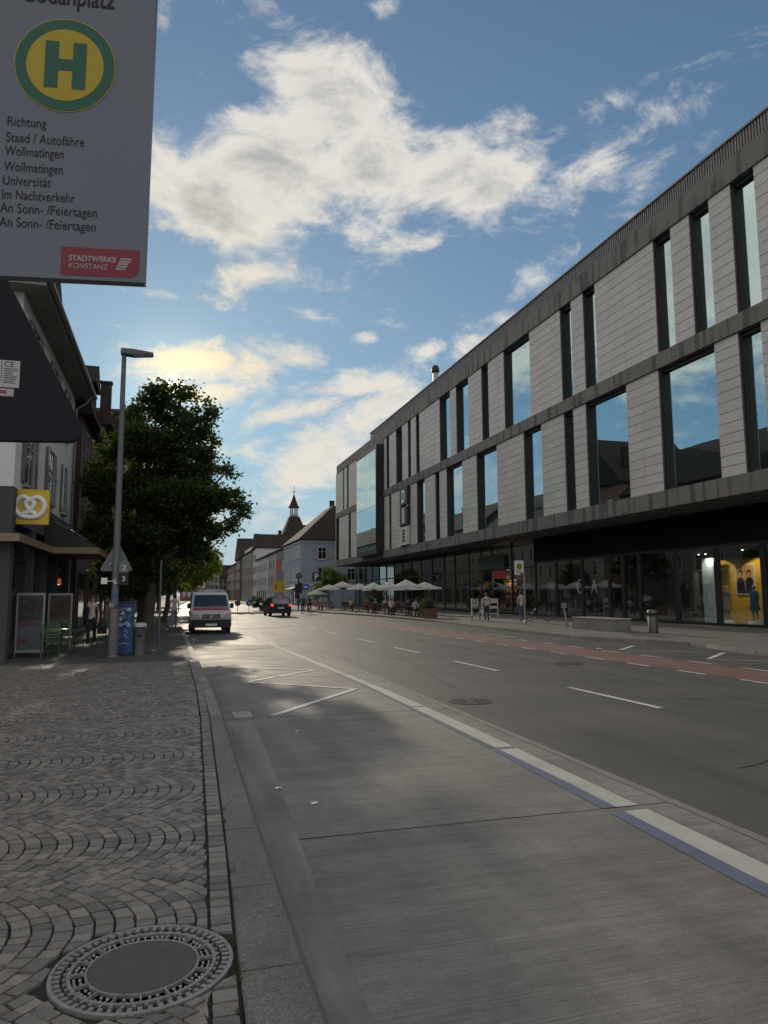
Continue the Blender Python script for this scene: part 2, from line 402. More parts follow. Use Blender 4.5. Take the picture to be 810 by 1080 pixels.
M['alloy'] = mat('alloy_rim', (.35, .36, .38), .35, metal=.8, var=.1)
def cloth(name, c): return mat('fabric_'+name, c, .9, var=.12, scale=12, bump=.15, bscale=60)
def paint(name, c, r=.35): return mat('paint_'+name, c, r, var=.05, scale=3)
# ------------------------------------------------------------------ the ground
RZ = -0.12                                               # carriageway level; pavements are at 0
KT = [(-6, .56), (-3, .585), (5, .625), (10.4, .705), (14, .73), (21, .70), (38, .60), (53, .36), (80, -.1), (140, 1.5), (260, 6)]
KB = [(y, x+.055) for y, x in KT]
KI = [(-6, .20), (-3, .22), (3, .319), (5, .40), (10.4, .555), (14, .60), (21, .585), (38, .48), (53, .24), (80, -.22), (140, 1.38), (260, 5.9)]
KR = [(-10, 16.2), (16.6, 16.2), (18.5, 16.5), (20.4, 17.0), (22, 16.85), (25.2, 15.5), (33, 15.7), (44, 16.5), (57, 16.2), (72, 14.6), (100, 13.2), (140, 14.2), (260, 18)]
KRo = [(y, x+.16) for y, x in KR]
WR = [(-6, 3.70), (4, 3.79), (9, 3.91), (13, 3.93), (17, 3.83), (24, 3.66), (41, 3.31), (60, 2.75)]
WM = [(-6, 3.46), (4, 3.555), (6.2, 3.64), (14, 3.74), (17, 3.66), (24, 3.50), (41, 3.16), (60, 2.62)]
WB = [(-6, 3.29), (3.6, 3.386), (5.3, 3.467), (7.8, 3.573), (12.8, 3.668), (17, 3.64)]
ED = [(-6, 4.02), (4.3, 4.10), (15, 4.26), (19, 4.32), (26, 4.2), (30, 4.1)]
g = MB(); g.quad((-2500, -2500, -.2), (2500, -2500, -.2), (2500, 3000, -.2), (-2500, 3000, -.2))
tag(g.build('ground', M['ground']), kind='structure')
YS = [-6, -3, 0, 3, 4, 5, 6.2, 7.8, 9, 10.4, 12, 14, 16.6, 18.5, 20.4, 22, 24, 25.2, 28, 33, 38, 44, 50, 57, 65, 72, 80, 100, 120, 140, 180, 220, 260]
def gmat(name, col, layers, rough, bumps, spots=None):
    """ground material: world-space noise layers (scale xyz, detail, low, high) multiplied together"""
    m_ = bpy.data.materials.new(name); m_.use_nodes = True; N, L = m_.node_tree.nodes, m_.node_tree.links
    pos = N.new('ShaderNodeNewGeometry').outputs['Position']; val = None; outs = []
    def mulv(a, c):
        q = N.new('ShaderNodeMath'); q.operation = 'MULTIPLY'; L.new(a, q.inputs[0]); L.new(c, q.inputs[1]); return q.outputs[0]
    def rng_(x, a, b_, c, d):
        r = N.new('ShaderNodeMapRange'); r.inputs[1].default_value = a; r.inputs[2].default_value = b_; r.inputs[3].default_value = c; r.inputs[4].default_value = d; L.new(x, r.inputs[0]); return r.outputs[0]
    for sc, det, lo, hi in layers:
        mp = N.new('ShaderNodeMapping'); mp.inputs['Scale'].default_value = sc; L.new(pos, mp.inputs[0])
        n = N.new('ShaderNodeTexNoise'); n.inputs['Scale'].default_value = 1; n.inputs['Detail'].default_value = det; n.inputs['Roughness'].default_value = .6; L.new(mp.outputs[0], n.inputs['Vector'])
        outs.append(n.outputs[0]); v = rng_(n.outputs[0], .3, .7, lo, hi); val = v if val is None else mulv(val, v)
    for sc, rad, dk in (spots or ()):
        mp = N.new('ShaderNodeMapping'); mp.inputs['Scale'].default_value = (sc, sc, .01); L.new(pos, mp.inputs[0])
        vo = N.new('ShaderNodeTexVoronoi'); vo.inputs['Scale'].default_value = 1; L.new(mp.outputs[0], vo.inputs['Vector'])
        val = mulv(val, rng_(vo.outputs['Distance'], rad*.5, rad, dk, 1.0))
    h = N.new('ShaderNodeHueSaturation'); h.inputs['Color'].default_value = (*col, 1); L.new(val, h.inputs['Value'])
    b = N['Principled BSDF']; L.new(h.outputs[0], b.inputs['Base Color']); L.new(rng_(outs[0], .3, .7, rough-.07, rough+.09), b.inputs['Roughness'])
    add = None
    for k in bumps:
        if add is None: add = outs[k]
        else: q = N.new('ShaderNodeMath'); L.new(add, q.inputs[0]); L.new(outs[k], q.inputs[1]); add = q.outputs[0]
    bu = N.new('ShaderNodeBump'); bu.inputs['Strength'].default_value = .6; bu.inputs['Distance'].default_value = .006; L.new(add, bu.inputs['Height']); L.new(bu.outputs[0], b.inputs['Normal'])
    return m_
# concrete of the bus bay, broom-finished across
M['concrete_bay'] = gmat('brushed_concrete', (.160, .156, .146), [((.8, .8, 1), 7, .80, 1.18), ((2.6, 75, 1), 3, .74, 1.24), ((.5, 2.4, 1), 5, .82, 1.18), ((1.9, .16, 1), 5, 1.16, .78), ((.45, 7, 1), 4, .86, 1.13), ((85, 85, 85), 3, .80, 1.18), ((9, 9, 9), 5, .9, 1.1)], .70, (1, 5), spots=((2.3, .045, .62), (.63, .035, .55)))
M['granite'] = gmat('granite_slab', (.142, .137, .128), [((3, 3, 1), 6, .84, 1.16), ((120, 120, 120), 2, .6, 1.45), ((1.2, .9, 1), 4, .82, 1.14), ((30, 30, 30), 3, .84, 1.16)], .72, (1, 3), spots=((5, .05, .6), (1.7, .05, .55)))
M['asphalt'] = gmat('asphalt', (.062, .060, .057), [((.5, .5, 1), 6, .86, 1.14), ((1.25, .035, 1), 4, .80, 1.22), ((110, 110, 110), 2, .55, 1.5), ((34, 34, 34), 3, .84, 1.16), ((.18, .9, 1), 5, .9, 1.1)], .64, (2, 3), spots=((1.3, .05, .7), (.35, .05, .6)))
mb = MB()
JOINTS = [-6, 0.2, 5.42, 10.75, 16.05, 21.4, 26.6]
for a, b_ in zip(JOINTS, JOINTS[1:]):                    # slab by slab, 12 mm joints between
    ys = [a+.008] + [y for y in YS if a+.05 < y < b_-.05] + [b_-.008]
    strip(mb, KB, ED, ys, RZ)
tag(mb.build('bus_bay', M['concrete_bay']), kind='structure')
mb = MB(); strip(mb, KB, ED, [-6, 5, 12, 20, 26.7], RZ-.006); tag(mb.build('bus_bay_joint', M['joint']), kind='structure')
# carriageway: right of the slab edge, and the full width beyond the bay
mb = MB()
strip(mb, ED, KR, [y for y in YS if y < 26.6]+[26.6], RZ); strip(mb, KB, KR, [26.6]+[y for y in YS if y > 26.6], RZ)
tag(mb.build('road', M['asphalt']), kind='structure')
mb = MB(); strip(mb, ED, [(y, x+.10) for y, x in ED], [-6, 0, 4.3, 9, 15, 19, 25], RZ+.004)
tag(mb.build('joint_strip', mat('joint_sealing', (.17, .16, .145), .7, var=.2, scale=4, world_co=True)), kind='structure')
mb = MB(); strip(mb, KB, [(-6, .80), (3.2, .86), (4.6, .90), (7.7, 1.06), (10.6, 1.165)], [-6, 0, 3.2, 4.6, 6, 7.7, 9, 10.6], RZ+.004)
tag(mb.build('gutter_strip', mat('smooth_concrete', (.185, .181, .170), .75, var=.22, scale=3, bump=.12, bscale=80, world_co=True, stain=((4, .5, 1), .45, .7, .6))), kind='structure')
# the pale stripe with its painted blue line, cut at every slab joint
ms, ml = MB(), MB()
cuts = [-6, 5.30, 5.42, 7.75, 7.86, 11.0, 11.08, 16.0, 16.06, 60]
for a, b_ in ((-6, 5.30), (5.42, 7.75), (7.86, 11.0), (11.08, 16.0), (16.06, 60)):
    ys = [a]+[y for y in YS if a < y < b_]+[b_]
    strip(ms, WM, WR, ys, RZ+.004)
    if a < 17: strip(ml, WB, WM, [y for y in ys if y <= 17]+([17] if b_ > 17 else []), RZ+.004)
tag(ms.build('stripe_pale', M['stripe']), kind='structure'); tag(ml.build('stripe_blue', M['bluestripe']), kind='structure')
# cycle lane
CL = [(-10, 11.4), (40, 11.3), (50, 10.7), (57, 10.1), (72, 8.9), (90, 8.2)]
CR = [(-10, 13.0), (40, 12.9), (50, 12.3), (57, 11.7), (72, 10.5), (90, 9.8)]
mb = MB(); strip(mb, CL, CR, [y for y in YS if y <= 80], RZ+.004); tag(mb.build('cycle_lane', M['cycle']), kind='structure')
# road markings
mb = MB()
def stroke(p, q, w, z=RZ+.008):
    d = Vector((q[0]-p[0], q[1]-p[1], 0)).normalized(); s = Vector((d.y, -d.x, 0))*w/2; p, q = Vector((*p, z)), Vector((*q, z))
    mb.quad(p-s, p+s, q+s, q-s)
for y in (3.5, 9.72, 15.5, 20.95, 26.1, 32.2, 37.1, 42.0, 47.5, 53): stroke((7.36-.002*y, y), (7.36-.002*y-.03, y+2.65), .13)
y = -4.0
while y < 62:
    for P, off in ((CL, -.06), (CR, .16)):
        a, c = lerp(P, y)+off, lerp(P, y+.92)+off; stroke((a, y), (c, y+.92), .11)
    y += 1.93
for p, q in (((1.49, 10.9), (3.37, 13.43)), ((3.42, 13.43), (1.56, 15.2)), ((1.56, 15.25), (3.27, 17.09)), ((3.3, 17.1), (1.33, 18.46))): stroke(p, q, .12)
stroke((1.1, 16.2), (3.5, 15.82), .06)
for p, q in (((13.7, 20.0), (15.22, 21.46)), ((14.06, 16.5), (15.93, 18.04)), ((14.3, 12.6), (16.1, 14.1))): stroke(p, q, .14)
for p, q in (((13.72, 19.78), (15.4, 18.4)), ((14.0, 16.4), (15.9, 14.6)), ((13.7, 27), (15.3, 25.4))): stroke(p, q, .06)
for y0 in (27, 34, 41, 48): stroke((13.6, y0), (13.6, y0+3.2), .11)
tag(mb.build('road_markings', M['paint']), kind='structure')
# sealed cracks and a repair patch in the asphalt
mb = MB(); rg = random.Random(21)
def crack(p, q, w):
    n = 14; pts = [Vector((p[0]+(q[0]-p[0])*k/n+rg.uniform(-.04, .04), p[1]+(q[1]-p[1])*k/n+rg.uniform(-.04, .04), RZ+.004)) for k in range(n+1)]
    d = Vector((q[0]-p[0], q[1]-p[1], 0)).normalized(); s = Vector((d.y, -d.x, 0))
    ws = [w*rg.uniform(.5, 1.2) for _ in pts]
    for k in range(n): mb.quad(pts[k]-s*ws[k], pts[k]+s*ws[k], pts[k+1]+s*ws[k+1], pts[k+1]-s*ws[k+1])
crack((5.6, 6.2), (9.4, 7.4), .012); crack((9.2, 4), (9.5, 30), .010); crack((5.2, 13), (7.0, 24), .009); crack((4.6, 19.2), (11.2, 19.9), .012); crack((5.0, 30), (11, 31), .014); crack((13.6, 6), (13.8, 19), .010); crack((8.2, 10.5), (11.1, 9.6), .009)
tag(mb.build('sealed_cracks', mat('bitumen', (.024, .023, .022), .5, var=.3, scale=6, world_co=True), fix=False), kind='structure')
# kerbs
mb = MB(); y = -3.0
ends = [-3.0, -2.0, -1.0, 0.1, 1.25, 2.35, 3.41, 4.34, 5.4, 6.5, 7.55, 8.6, 9.55, 10.4]
for a, b_ in zip(ends, ends[1:]):
    a += .006; b_ -= .006; x0, x1, X0, X1 = lerp(KI, a), lerp(KT, a), lerp(KI, b_), lerp(KT, b_)
    d = random.uniform(-.003, .003)
    vs = [(x0, a, -.25), (lerp(KB, a), a, -.25), (lerp(KB, b_), b_, -.25), (X0, b_, -.25), (x0, a, .004+d), (x1, a, .004+d), (X1, b_, .004-d), (X0, b_, .004-d), (lerp(KB, a), a, RZ+.02), (lerp(KB, b_), b_, RZ+.02)]
    mb.add(vs, [(4, 5, 6, 7), (0, 4, 7, 3), (5, 8, 9, 6), (8, 1, 2, 9), (0, 1, 8, 5, 4), (3, 7, 6, 9, 2)])
tag(mb.build('bus_kerb', M['granite'], bevel=.006), kind='structure')
mb = MB(); y = 10.41
while y < 130:
    e = y+1.0; a, b_ = y+.005, e-.005
    xo = .15
    vs = []
    for yy in (a, b_):
        t = lerp(KT, yy)
        vs += [(t-xo, yy, -.25), (t+.03, yy, -.25), (t+.012, yy, .002), (t-xo, yy, .002)]
    mb.add(vs, [(0, 1, 2, 3), (7, 6, 5, 4), (3, 2, 6, 7), (1, 5, 6, 2), (0, 3, 7, 4)]); y = e
tag(mb.build('kerb', M['kerbstone'], bevel=.008), kind='structure')
mb = MB(); y = -8.0
while y < 160:
    e = y+.9; a, b_ = y+.006, e-.006; vs = []
    for yy in (a, b_):
        t = lerp(KR, yy); vs += [(t, yy, -.25), (t+.01, yy, .0), (t+.16, yy, .003), (t+.16, yy, -.25)]
    mb.add(vs, [(3, 2, 1, 0), (4, 5, 6, 7), (1, 2, 6, 5), (0, 1, 5, 4), (2, 3, 7, 6)]); y = e
tag(mb.build('far_kerb', M['kerbstone'], bevel=.01), kind='structure')
# pavements
mb = MB(); strip(mb, [(-6, -60), (400, -60)], [(y, x) for y, x in KI], [-6, -3, 0, 3, 5, 10.4], -.014)
tag(mb.build('cobble_bed', M['joint']), kind='structure')
mb = MB(); strip(mb, [(-6, -60), (400, -60)], [(y, x-.15) for y, x in KT], [19.3, 21, 30, 38, 45, 53, 66, 80, 110, 140, 200, 260], 0.0)
mb.box(-60, -6.2, -40, 19.3, -.2, 0.0)
mb.quad((-60, 10.4, -.014), (.41, 10.4, -.014), (.555, 19.3, -.014), (-60, 19.3, -.014), 1)
tag(mb.build('pavement', [M['smoothpave'], M['joint']]), kind='structure')
# slab paving opposite
mp_ = mat('paving_opposite', (.135, .13, .122), .8, var=.16, scale=.7, bump=.1, world_co=True, stain=((.4, .4, 1), .5, .75, .75), island=.07)
mb = MB()
strip(mb, KRo, [(-60, 60), (300, 60)], [-10, 16.6, 18.5, 20.4, 22, 25.2, 33, 44, 57, 72, 100, 120, 140, 180, 220, 260], -.004)
y = -6.0
while y < 70:
    x0 = lerp(KRo, y+.25)+.05
    x = x0 + (random.random()*.3)
    while x < 27.0:
        mb.box(x+.006, min(27.05, x+.6)-.006, y+.006, y+.494, -.03, 0.0 + random.uniform(-.0015, .0015)); x += .6
    y += .5
tag(mb.build('paving', mp_), kind='structure')
# cobbles laid in segmental arches
mb = MB(); W = 1.33; HROW = .098; MH = (-.075, 3.60, .395)
def lim(y): return lerp(KI, y) - .135
def stone(q, cx, cy, z):
    if not (-6.3 < cx < lim(cy)+.025 and 1.0 < cy < 19.3): return
    if (cx-MH[0])**2 + (cy-MH[1])**2 < (MH[2]+.004)**2: return
    cx = min(cx, lim(cy)-.012)
    top = []; bot = []
    for (x, y) in q:
        x = min(x, lim(y))
        dx, dy = x-MH[0], y-MH[1]; rr = math.hypot(dx, dy)
        if rr < MH[2]+.012: k_ = (MH[2]+.012)/rr; x, y = MH[0]+dx*k_, MH[1]+dy*k_
        s = .055; bot.append((x+(cx-x)*.06, y+(cy-y)*.06, -.03))
        top.append((x+(cx-x)*(s+.075), y+(cy-y)*(s+.075), z+random.uniform(-.0015, .0015)))
    md = [(x+(cx-x)*.075, y+(cy-y)*.075, z-.006) for x, y, _ in [(b_[0], b_[1], 0) for b_ in bot]]
    mb.add(bot+md+top, [(8, 9, 10, 11)]+[(i, (i+1) % 4, (i+1) % 4+4, i+4) for i in range(4)]+[(i+4, (i+1) % 4+4, (i+1) % 4+8, i+8) for i in range(4)])
RISE = .37
for c in range(-3, 13):                                  # bands across the pavement, arches bulging towards the road
    yc = 4.03 + c*W
    def f(s): t = (s-yc)/(W/2); return -RISE*t*t
    for j in range(-2, 76):
        r0 = -6.2 + j*HROW + (c % 3)*.033; n = random.choice((14, 15, 15, 16))
        yl = yc - W/2 + random.uniform(-.035, .02); yr = yc + W/2 + random.uniform(-.02, .035)
        ys_ = [yl + (yr-yl)*(k + random.uniform(-.18, .18)*(0 < k < n))/n for k in range(n+1)]
        e_ = W/2+.02
        for k in range(n):
            a, b_ = ys_[k], ys_[k+1]
            def upc(s): return max(yc-e_, min(yc+e_, s + 2*RISE*(s-yc)/(W/2)**2*HROW*.55))
            ua, ub = upc(a), upc(b_); jit = lambda: random.uniform(-.005, .005)
            q = [(r0+f(a)+jit(), a+jit()), (r0+HROW+f(ua)+jit(), ua+jit()), (r0+HROW+f(ub)+jit(), ub+jit()), (r0+f(b_)+jit(), b_+jit())]
            if max(p[1] for p in q)-min(p[1] for p in q) < .03: continue
            cx = sum(p[0] for p in q)/4; cy = sum(p[1] for p in q)/4
            stone(q, cx, cy, random.uniform(-.004, .004))
def lim2(y): return lerp(KI, y)
y = 1.0
_lim = lim
while y < 19.3:                                          # an edging row along the kerb
    for r_ in (0,):
        e = y+.105+random.uniform(-.006, .006); x1 = lerp(KI, y) - .008 - r_*.122; x0 = x1-.116
        q = [(x0, y), (x1, y), (x1, e-.006), (x0, e-.006)]; lim = lambda yy: 9.0
        stone(q, (x0+x1)/2, (y+e)/2, random.uniform(-.004, .003))
    y = e
lim = _lim
tag(mb.build('cobbles', M['cobble'], fix=False), kind='structure')
mb = MB(); rng = random.Random(3)                        # moss by the cover and the kerb
for (x, y, r, n) in ((.33, 3.42, .055, 150), (.315, 3.7, .04, 60), (.40, 4.6, .03, 70), (.42, 5.6, .025, 50), (.44, 5.9, .02, 40), (.38, 4.2, .025, 40), (.30, 3.1, .02, 40)):
    for _ in range(n):
        a = rng.uniform(0, 6.28); q = r*sqrt(rng.random()); px, py = x+q*cos(a)*.6, y+q*sin(a)*1.6; hgt = rng.uniform(.004, .016)
        t = rng.uniform(0, 6.28); mb.add([(px+.004*cos(t), py+.004*sin(t), -.01), (px-.004*cos(t), py-.004*sin(t), -.01), (px+rng.uniform(-.006, .006), py+rng.uniform(-.006, .006), hgt)], [(0, 1, 2)])
tag(mb.build('moss', M['moss'], fix=False), kind='stuff')
# near manhole: iron ring with teeth, pocketed lid, concrete heart
mh = thing('manhole_cover', (MH[0], MH[1], 0), 'large round cast iron manhole cover with concrete centre set in the cobbles', 'manhole cover')
iron = mat('worn_iron', (.33, .325, .31), .42, metal=.6, var=.25, scale=25, bump=.3, bscale=120); irond = mat('dirty_iron', (.022, .019, .016), .8, var=.3, scale=20)
mb = MB(); mb.lathe([(.395, -.06), (.395, .004), (.378, .006), (.374, -.03)], n=72, sm=False)
mb.lathe([(.318, -.03), (.318, .003), (.303, .003), (.303, -.03)], n=72, sm=False); mb.build('frame', iron, mh)
mb = MB()
for k in range(56):
    a = 2*pi*k/56
    c_, s_ = cos(a), sin(a); mb.bar((.376*c_, .376*s_, -.008), (.345*c_, .345*s_, -.008), .019, .022)
for k in range(44):
    a = 2*pi*(k+.5)/44; c_, s_ = cos(a), sin(a); mb.bar((.318*c_, .318*s_, -.010), (.334*c_, .334*s_, -.010), .014, .020)
mb.build('tooth_ring', iron, mh)
mb = MB(); mb.lathe([(.376, -.018), (.318, -.018)], n=72, sm=False); mb.lathe([(.304, -.014), (.236, -.014)], n=72, sm=False); mb.build('dirt_ring', irond, mh)
mb = MB(); mb.lathe([(.245, -.02), (.245, .002), (.236, .002), (.234, -.02)], n=72, sm=False)
for k in range(16):
    a = 2*pi*k/16; c_, s_ = cos(a), sin(a); mb.bar((.243*c_, .243*s_, -.006), (.306*c_, .306*s_, -.006), .008, .018)
    a += pi/16; c_, s_ = cos(a), sin(a)
    for rr, da in ((.262, -.06), (.262, .06), (.288, 0), (.288, .085), (.288, -.085)):
        mb.ball((rr*cos(a+da), rr*sin(a+da), -.012), (.009, .009, .010), 6, 4)
mb.build('lid', iron, mh)
mb = MB(); mb.lathe([(.236, -.02), (.236, -.001), (.12, .001), (.0, .001)], n=60, sm=False)
mb.build('concrete_core', mat('lid_concrete', (.075, .074, .072), .8, var=.25, scale=14, bump=.35, bscale=90), mh)
for (x, y, r, lb) in ((4.82, 11.3, .36, 'dark round manhole cover in the asphalt just beyond the pale stripe'), (9.81, 16.57, .40, 'dark round manhole cover between the centre dashes and the red cycle lane')):
    t = thing('road_manhole', (x, y, RZ), lb, 'manhole cover', group='manhole covers in the road')
    mb = MB(); mb.lathe([(r, -.01), (r, .006), (r*.88, .007), (r*.88, -.01)], n=40, sm=False); mb.build('frame', irond, t)
    mb = MB(); mb.lathe([(r*.80, -.01), (r*.80, .006), (0, .007)], n=40, sm=False)
    for k in range(10):
        a = 2*pi*k/10; mb.bar((r*.2*cos(a), r*.2*sin(a), .008), (r*.7*cos(a), r*.7*sin(a), .008), .03, .006)
    mb.build('lid', mat('lid_iron', (.06, .058, .055), .6, metal=.4, var=.3, scale=12), t)
t = thing('drain_grate', (1.06, 11.12, RZ), 'pale slotted drain grate against the kerb at the near end of the zigzag line', 'drain')
mb = MB(); mb.box(-.13, -.10, -.26, .26, 0, .012); mb.box(.10, .13, -.26, .26, 0, .012); mb.box(-.1, .1, -.26, -.23, 0, .012); mb.box(-.1, .1, .23, .26, 0, .012); mb.build('frame', iron, t)
mb = MB()
for k in range(9): mb.box(-.1, .1, -.21+k*.05, -.185+k*.05, 0, .01)
mb.build('bars', mat('pale_iron', (.33, .33, .33), .5, metal=.4, var=.2), t)
paper = mat('paper', (.62, .61, .58), .8, var=.15, scale=20)
def scrap(x, y, s, lb, z=RZ+.004):
    mb = MB(); rg = random.Random(int(x*1000)); n = 5; vs = []
    for i in range(n):
        for j in range(n): vs.append((x+s*(i-2)/4*(1+rg.uniform(-.3, .3)), y+s*.7*(j-2)/4*(1+rg.uniform(-.3, .3)), z+.004+rg.uniform(0, .3)*s))
    mb.add(vs, [(i*n+j, i*n+j+1, (i+1)*n+j+1, (i+1)*n+j) for i in range(n-1) for j in range(n-1)])
    tag(mb.build('paper_scrap', paper, fix=False), lb, 'litter', 'scraps of litter on the road')
scrap(1.616, 9.54, .05, 'smallest white paper scrap on the bay concrete near the drain grate')
scrap(.99, 6.81, .06, 'crumpled white paper scrap beside the pale gutter strip')
scrap(1.21, 6.24, .065, 'flat white paper scrap on the brushed concrete a step out from the kerb')
scrap(13.25, 20.45, .14, 'bright white paper scrap at the edge of the red cycle lane')
# ------------------------------------------------------------------ shopping building on the right
sb = thing('department_store', (24, 57, 0), 'long modern shop building with pale stone panels, tall dark windows and a glazed ground floor', 'building')
OFF = Vector((-24, -57, 0))
XF = Matrix.Translation(OFF)
YA, YB = 6.0, 107.9
mb = MB(); mb.box(25.0, 58, YA, YB-.3, 6.05, 20.9); mb.box(34, 58, YA, YB, -.1, 6.05); mb.build('core', M['dark'], sb, xf=XF)
def rounded_bar(x0, z0, z1, r=1.2):
    """long band along the facade that turns round the far corner"""
    pts = [(x0, YA), (x0, YB-r)] + [(x0+r-r*cos(a), YB-r+r*sin(a)) for a in (pi/8, pi/4, 3*pi/8, pi/2)] + [(58, YB), (58, YA)]
    m_ = MB(); m_.prism(pts, z0, z1, axis='z'); return m_
fa = rounded_bar(23.90, 20.30, 21.45); fa.build('fascia', M['concrete_b'], sb, xf=XF)
mb = MB(); mb.box(23.88, 25.3, YA, 87.6, 13.27, 14.07); mb.box(23.88, 25.3, 87.605, YB-.3, 13.27, 14.07); mb.build('string_band', M['concrete_b'], sb, xf=XF)
rounded_bar(23.86, 6.0, 6.87).build('slab_edge', M['concrete_b'], sb, xf=XF)
mb = MB(); mb.box(24.1, 58, YA, 87.6, 21.45, 22.36); mb.box(23.95, 58, YA-.05, 87.65, 22.36, 22.45)
y = YA+.1
while y < 87.5: mb.box(24.03, 24.1, y, y+.08, 21.47, 22.36); y += .17
mb.build('ribbed_parapet', M['metalroof'], sb, xf=XF)
UP = [(8.2, 12.0), (14.0, 15.4), (18.6, 20.2), (23.73, 25.12), (26.51, 27.86), (29.25, 30.64), (36.16, 37.48), (38.86, 40.23), (44.46, 48.64), (51.47, 52.8), (55.54, 58.33), (59.77, 62.48), (68.33, 69.39), (71.1, 72.08), (74.09, 76.38), (79.1, 80.2), (99.24, 100.24), (102.04, 102.78)]
LO = [(9.0, 10.4), (13.2, 17.2), (19.6, 21.0), (23.89, 25.19), (26.67, 30.71), (33.49, 37.59), (39.01, 40.15), (43.11, 45.71), (50.18, 54.09), (57.17, 60.93), (62.74, 63.85), (66.88, 69.32), (72.26, 74.94), (78.33, 79.16), (97.89, 99.2), (105.3, 107.4)]
BOX = (81.2, 90.8)
for row, (z0, z1) in ((UP, (14.07, 20.30)), (LO, (6.87, 13.27))):
    edges = sorted(row + [BOX]); prev = YA; gaps = []
    for a, b_ in edges:
        if a - prev > .05: gaps.append((prev, a))
        prev = b_
    gaps.append((prev, YB-.25))
    for a, b_ in gaps:                                   # tiled wall panels between the openings
        if b_-a < .1: continue
        m_ = MB(); w = b_-a; nc = max(1, round(w/1.45)); nr = round((z1-z0)/.5); cw, rh = w/nc, (z1-z0)/nr
        m_.box(24.03, 25.0, a+.004, b_-.004, z0+.002, z1-.002, 1)
        for i in range(nc):
            for j in range(nr):
                m_.box(24.0+random.uniform(-.003, .003), 24.05, a+i*cw+.006, a+(i+1)*cw-.006, z0+j*rh+.013, z0+(j+1)*rh-.013)
        m_.build('wall_panel', [M['tile'], mat('tile_joint', (.09, .088, .085), .9)], sb, xf=XF, fix=False)
    for a, b_ in row:
        m_ = MB(); t = .11
        m_.box(24.14, 24.42, a, a+t, z0, z1); m_.box(24.14, 24.42, b_-t, b_, z0, z1)
        m_.box(24.22, 24.42, a+t, b_-t, z1-.20, z1); m_.box(24.26, 24.42, a+t, b_-t, z0, z0+.10)
        f = m_.build('window', M['black'], sb, xf=XF)
        jx = [24.38+random.uniform(-.011, .011) for _ in range(3)]; jx.append(jx[0]+jx[2]-jx[1])
        p_ = MB(); p_.quad((jx[0], a+t-.01, z0+.1), (jx[1], b_-t+.01, z0+.1), (jx[2], b_-t+.01, z1-.2), (jx[3], a+t-.01, z1-.2))
        p_.build('pane', M['glass_up'], f, xf=XF, fix=False)
# projecting glazed box
m_ = MB(); bx = 23.0
m_.box(bx+.05, 25, BOX[0], BOX[0]+.35, 6.55, 19.7); m_.box(bx+.05, 25, BOX[1]-.35, BOX[1], 6.55, 19.7)
m_.box(bx+.05, 25, BOX[0]+.35, BOX[1]-.35, 19.0, 19.7); m_.box(bx+.05, 25, BOX[0]+.35, BOX[1]-.35, 6.55, 7.0)
ob = m_.build('oriel', M['black'], sb, xf=XF)
for i in range(4):
    for j in range(2):
        ya = BOX[0]+.2+i*2.3; za = (7.0, 12.3)[j]; zb = (12.26, 19.1)[j]
        p_ = MB(); p_.quad((bx, ya+.015, za), (bx, ya+2.285, za), (bx, ya+2.285, zb), (bx, ya+.015, zb)); p_.build('pane', M['glass_up'], ob, xf=XF, fix=False)
m_ = MB(); m_.box(23.86, 25.2, BOX[0], BOX[1], 19.7, 20.3); m_.build('oriel_lintel', M['concrete_b'], sb, xf=XF)
# ground floor
GX = 27.17
mb = MB(); mb.box(GX-.05, 34, YA, 50.4, 4.18, 6.0); mb.build('shop_fascia', mat('fascia_black', (.006, .007, .010), .7, spec=.15), sb, xf=XF)
MU = [6.0, 10.6, 14.2, 17.8, 21.4, 24.6, 27.82, 30.9, 34.03, 37.35, 39.02, 40.5, 43.7, 47.2, 50.4]
for a, b_ in zip(MU, MU[1:]):
    m_ = MB(); w = .16
    m_.box(GX-.06, GX+.12, a, a+w, 0, 4.18); m_.box(GX-.06, GX+.12, b_-w, b_-.002, 0, 4.18); m_.box(GX-.06, GX+.12, a+w, b_-w, 0, .14); m_.box(GX-.06, GX+.12, a+w, b_-w, 4.04, 4.18)
    if a == 37.35: m_.box(GX-.10, GX-.06, 37.75, 37.81, .9, 2.0)
    f = m_.build('shop_door' if a == 37.35 else 'shop_window', M['black'], sb, xf=XF)
    p_ = MB(); p_.quad((GX, a+w-.01, .13), (GX, b_-w+.01, .13), (GX, b_-w+.01, 4.05), (GX, a+w-.01, 4.05)); p_.build('pane', M['glass_shop'], f, xf=XF, fix=False)
MU = [50.4, 54.4, 58.28, 60.5, 63.4, 66.95, 69.8, 73.5, 77, 80.5, 84, 87.5, 91, 94.5, 98, 101.5, 105, 107.6]
for a, b_ in zip(MU, MU[1:]):
    m_ = MB(); w = .07
    m_.box(GX-.06, GX+.12, a, a+w, 0, 6); m_.box(GX-.06, GX+.12, b_-w, b_-.002, 0, 6); m_.box(GX-.06, GX+.12, a+w, b_-w, 0, .2); m_.box(GX-.06, GX+.12, a+w, b_-w, 3.72, 3.84)
    f = m_.build('shop_window', M['black'], sb, xf=XF)
    for za, zb in ((.19, 3.73), (3.83, 6.0)):
        p_ = MB(); p_.quad((GX, a+w-.01, za), (GX, b_-w+.01, za), (GX, b_-w+.01, zb), (GX, a+w-.01, zb)); p_.build('pane', M['glass_low'], f, xf=XF, fix=False)
inn = mat('shop_interior', (.10, .10, .10), .8, var=.2, scale=1)
mb = MB(); mb.box(27.3, 34, YA, 107, -.02, .02); mb.box(33.8, 34, YA, 107, .02, 4.2); mb.box(33.8, 34, 50.4, 107, 4.2, 6)
for y in (24.5, 34.4, 40.5, 50.4, 58.3, 73.5, 90): mb.box(28.6, 33.8, y-.1, y+.1, .02, 4.1)
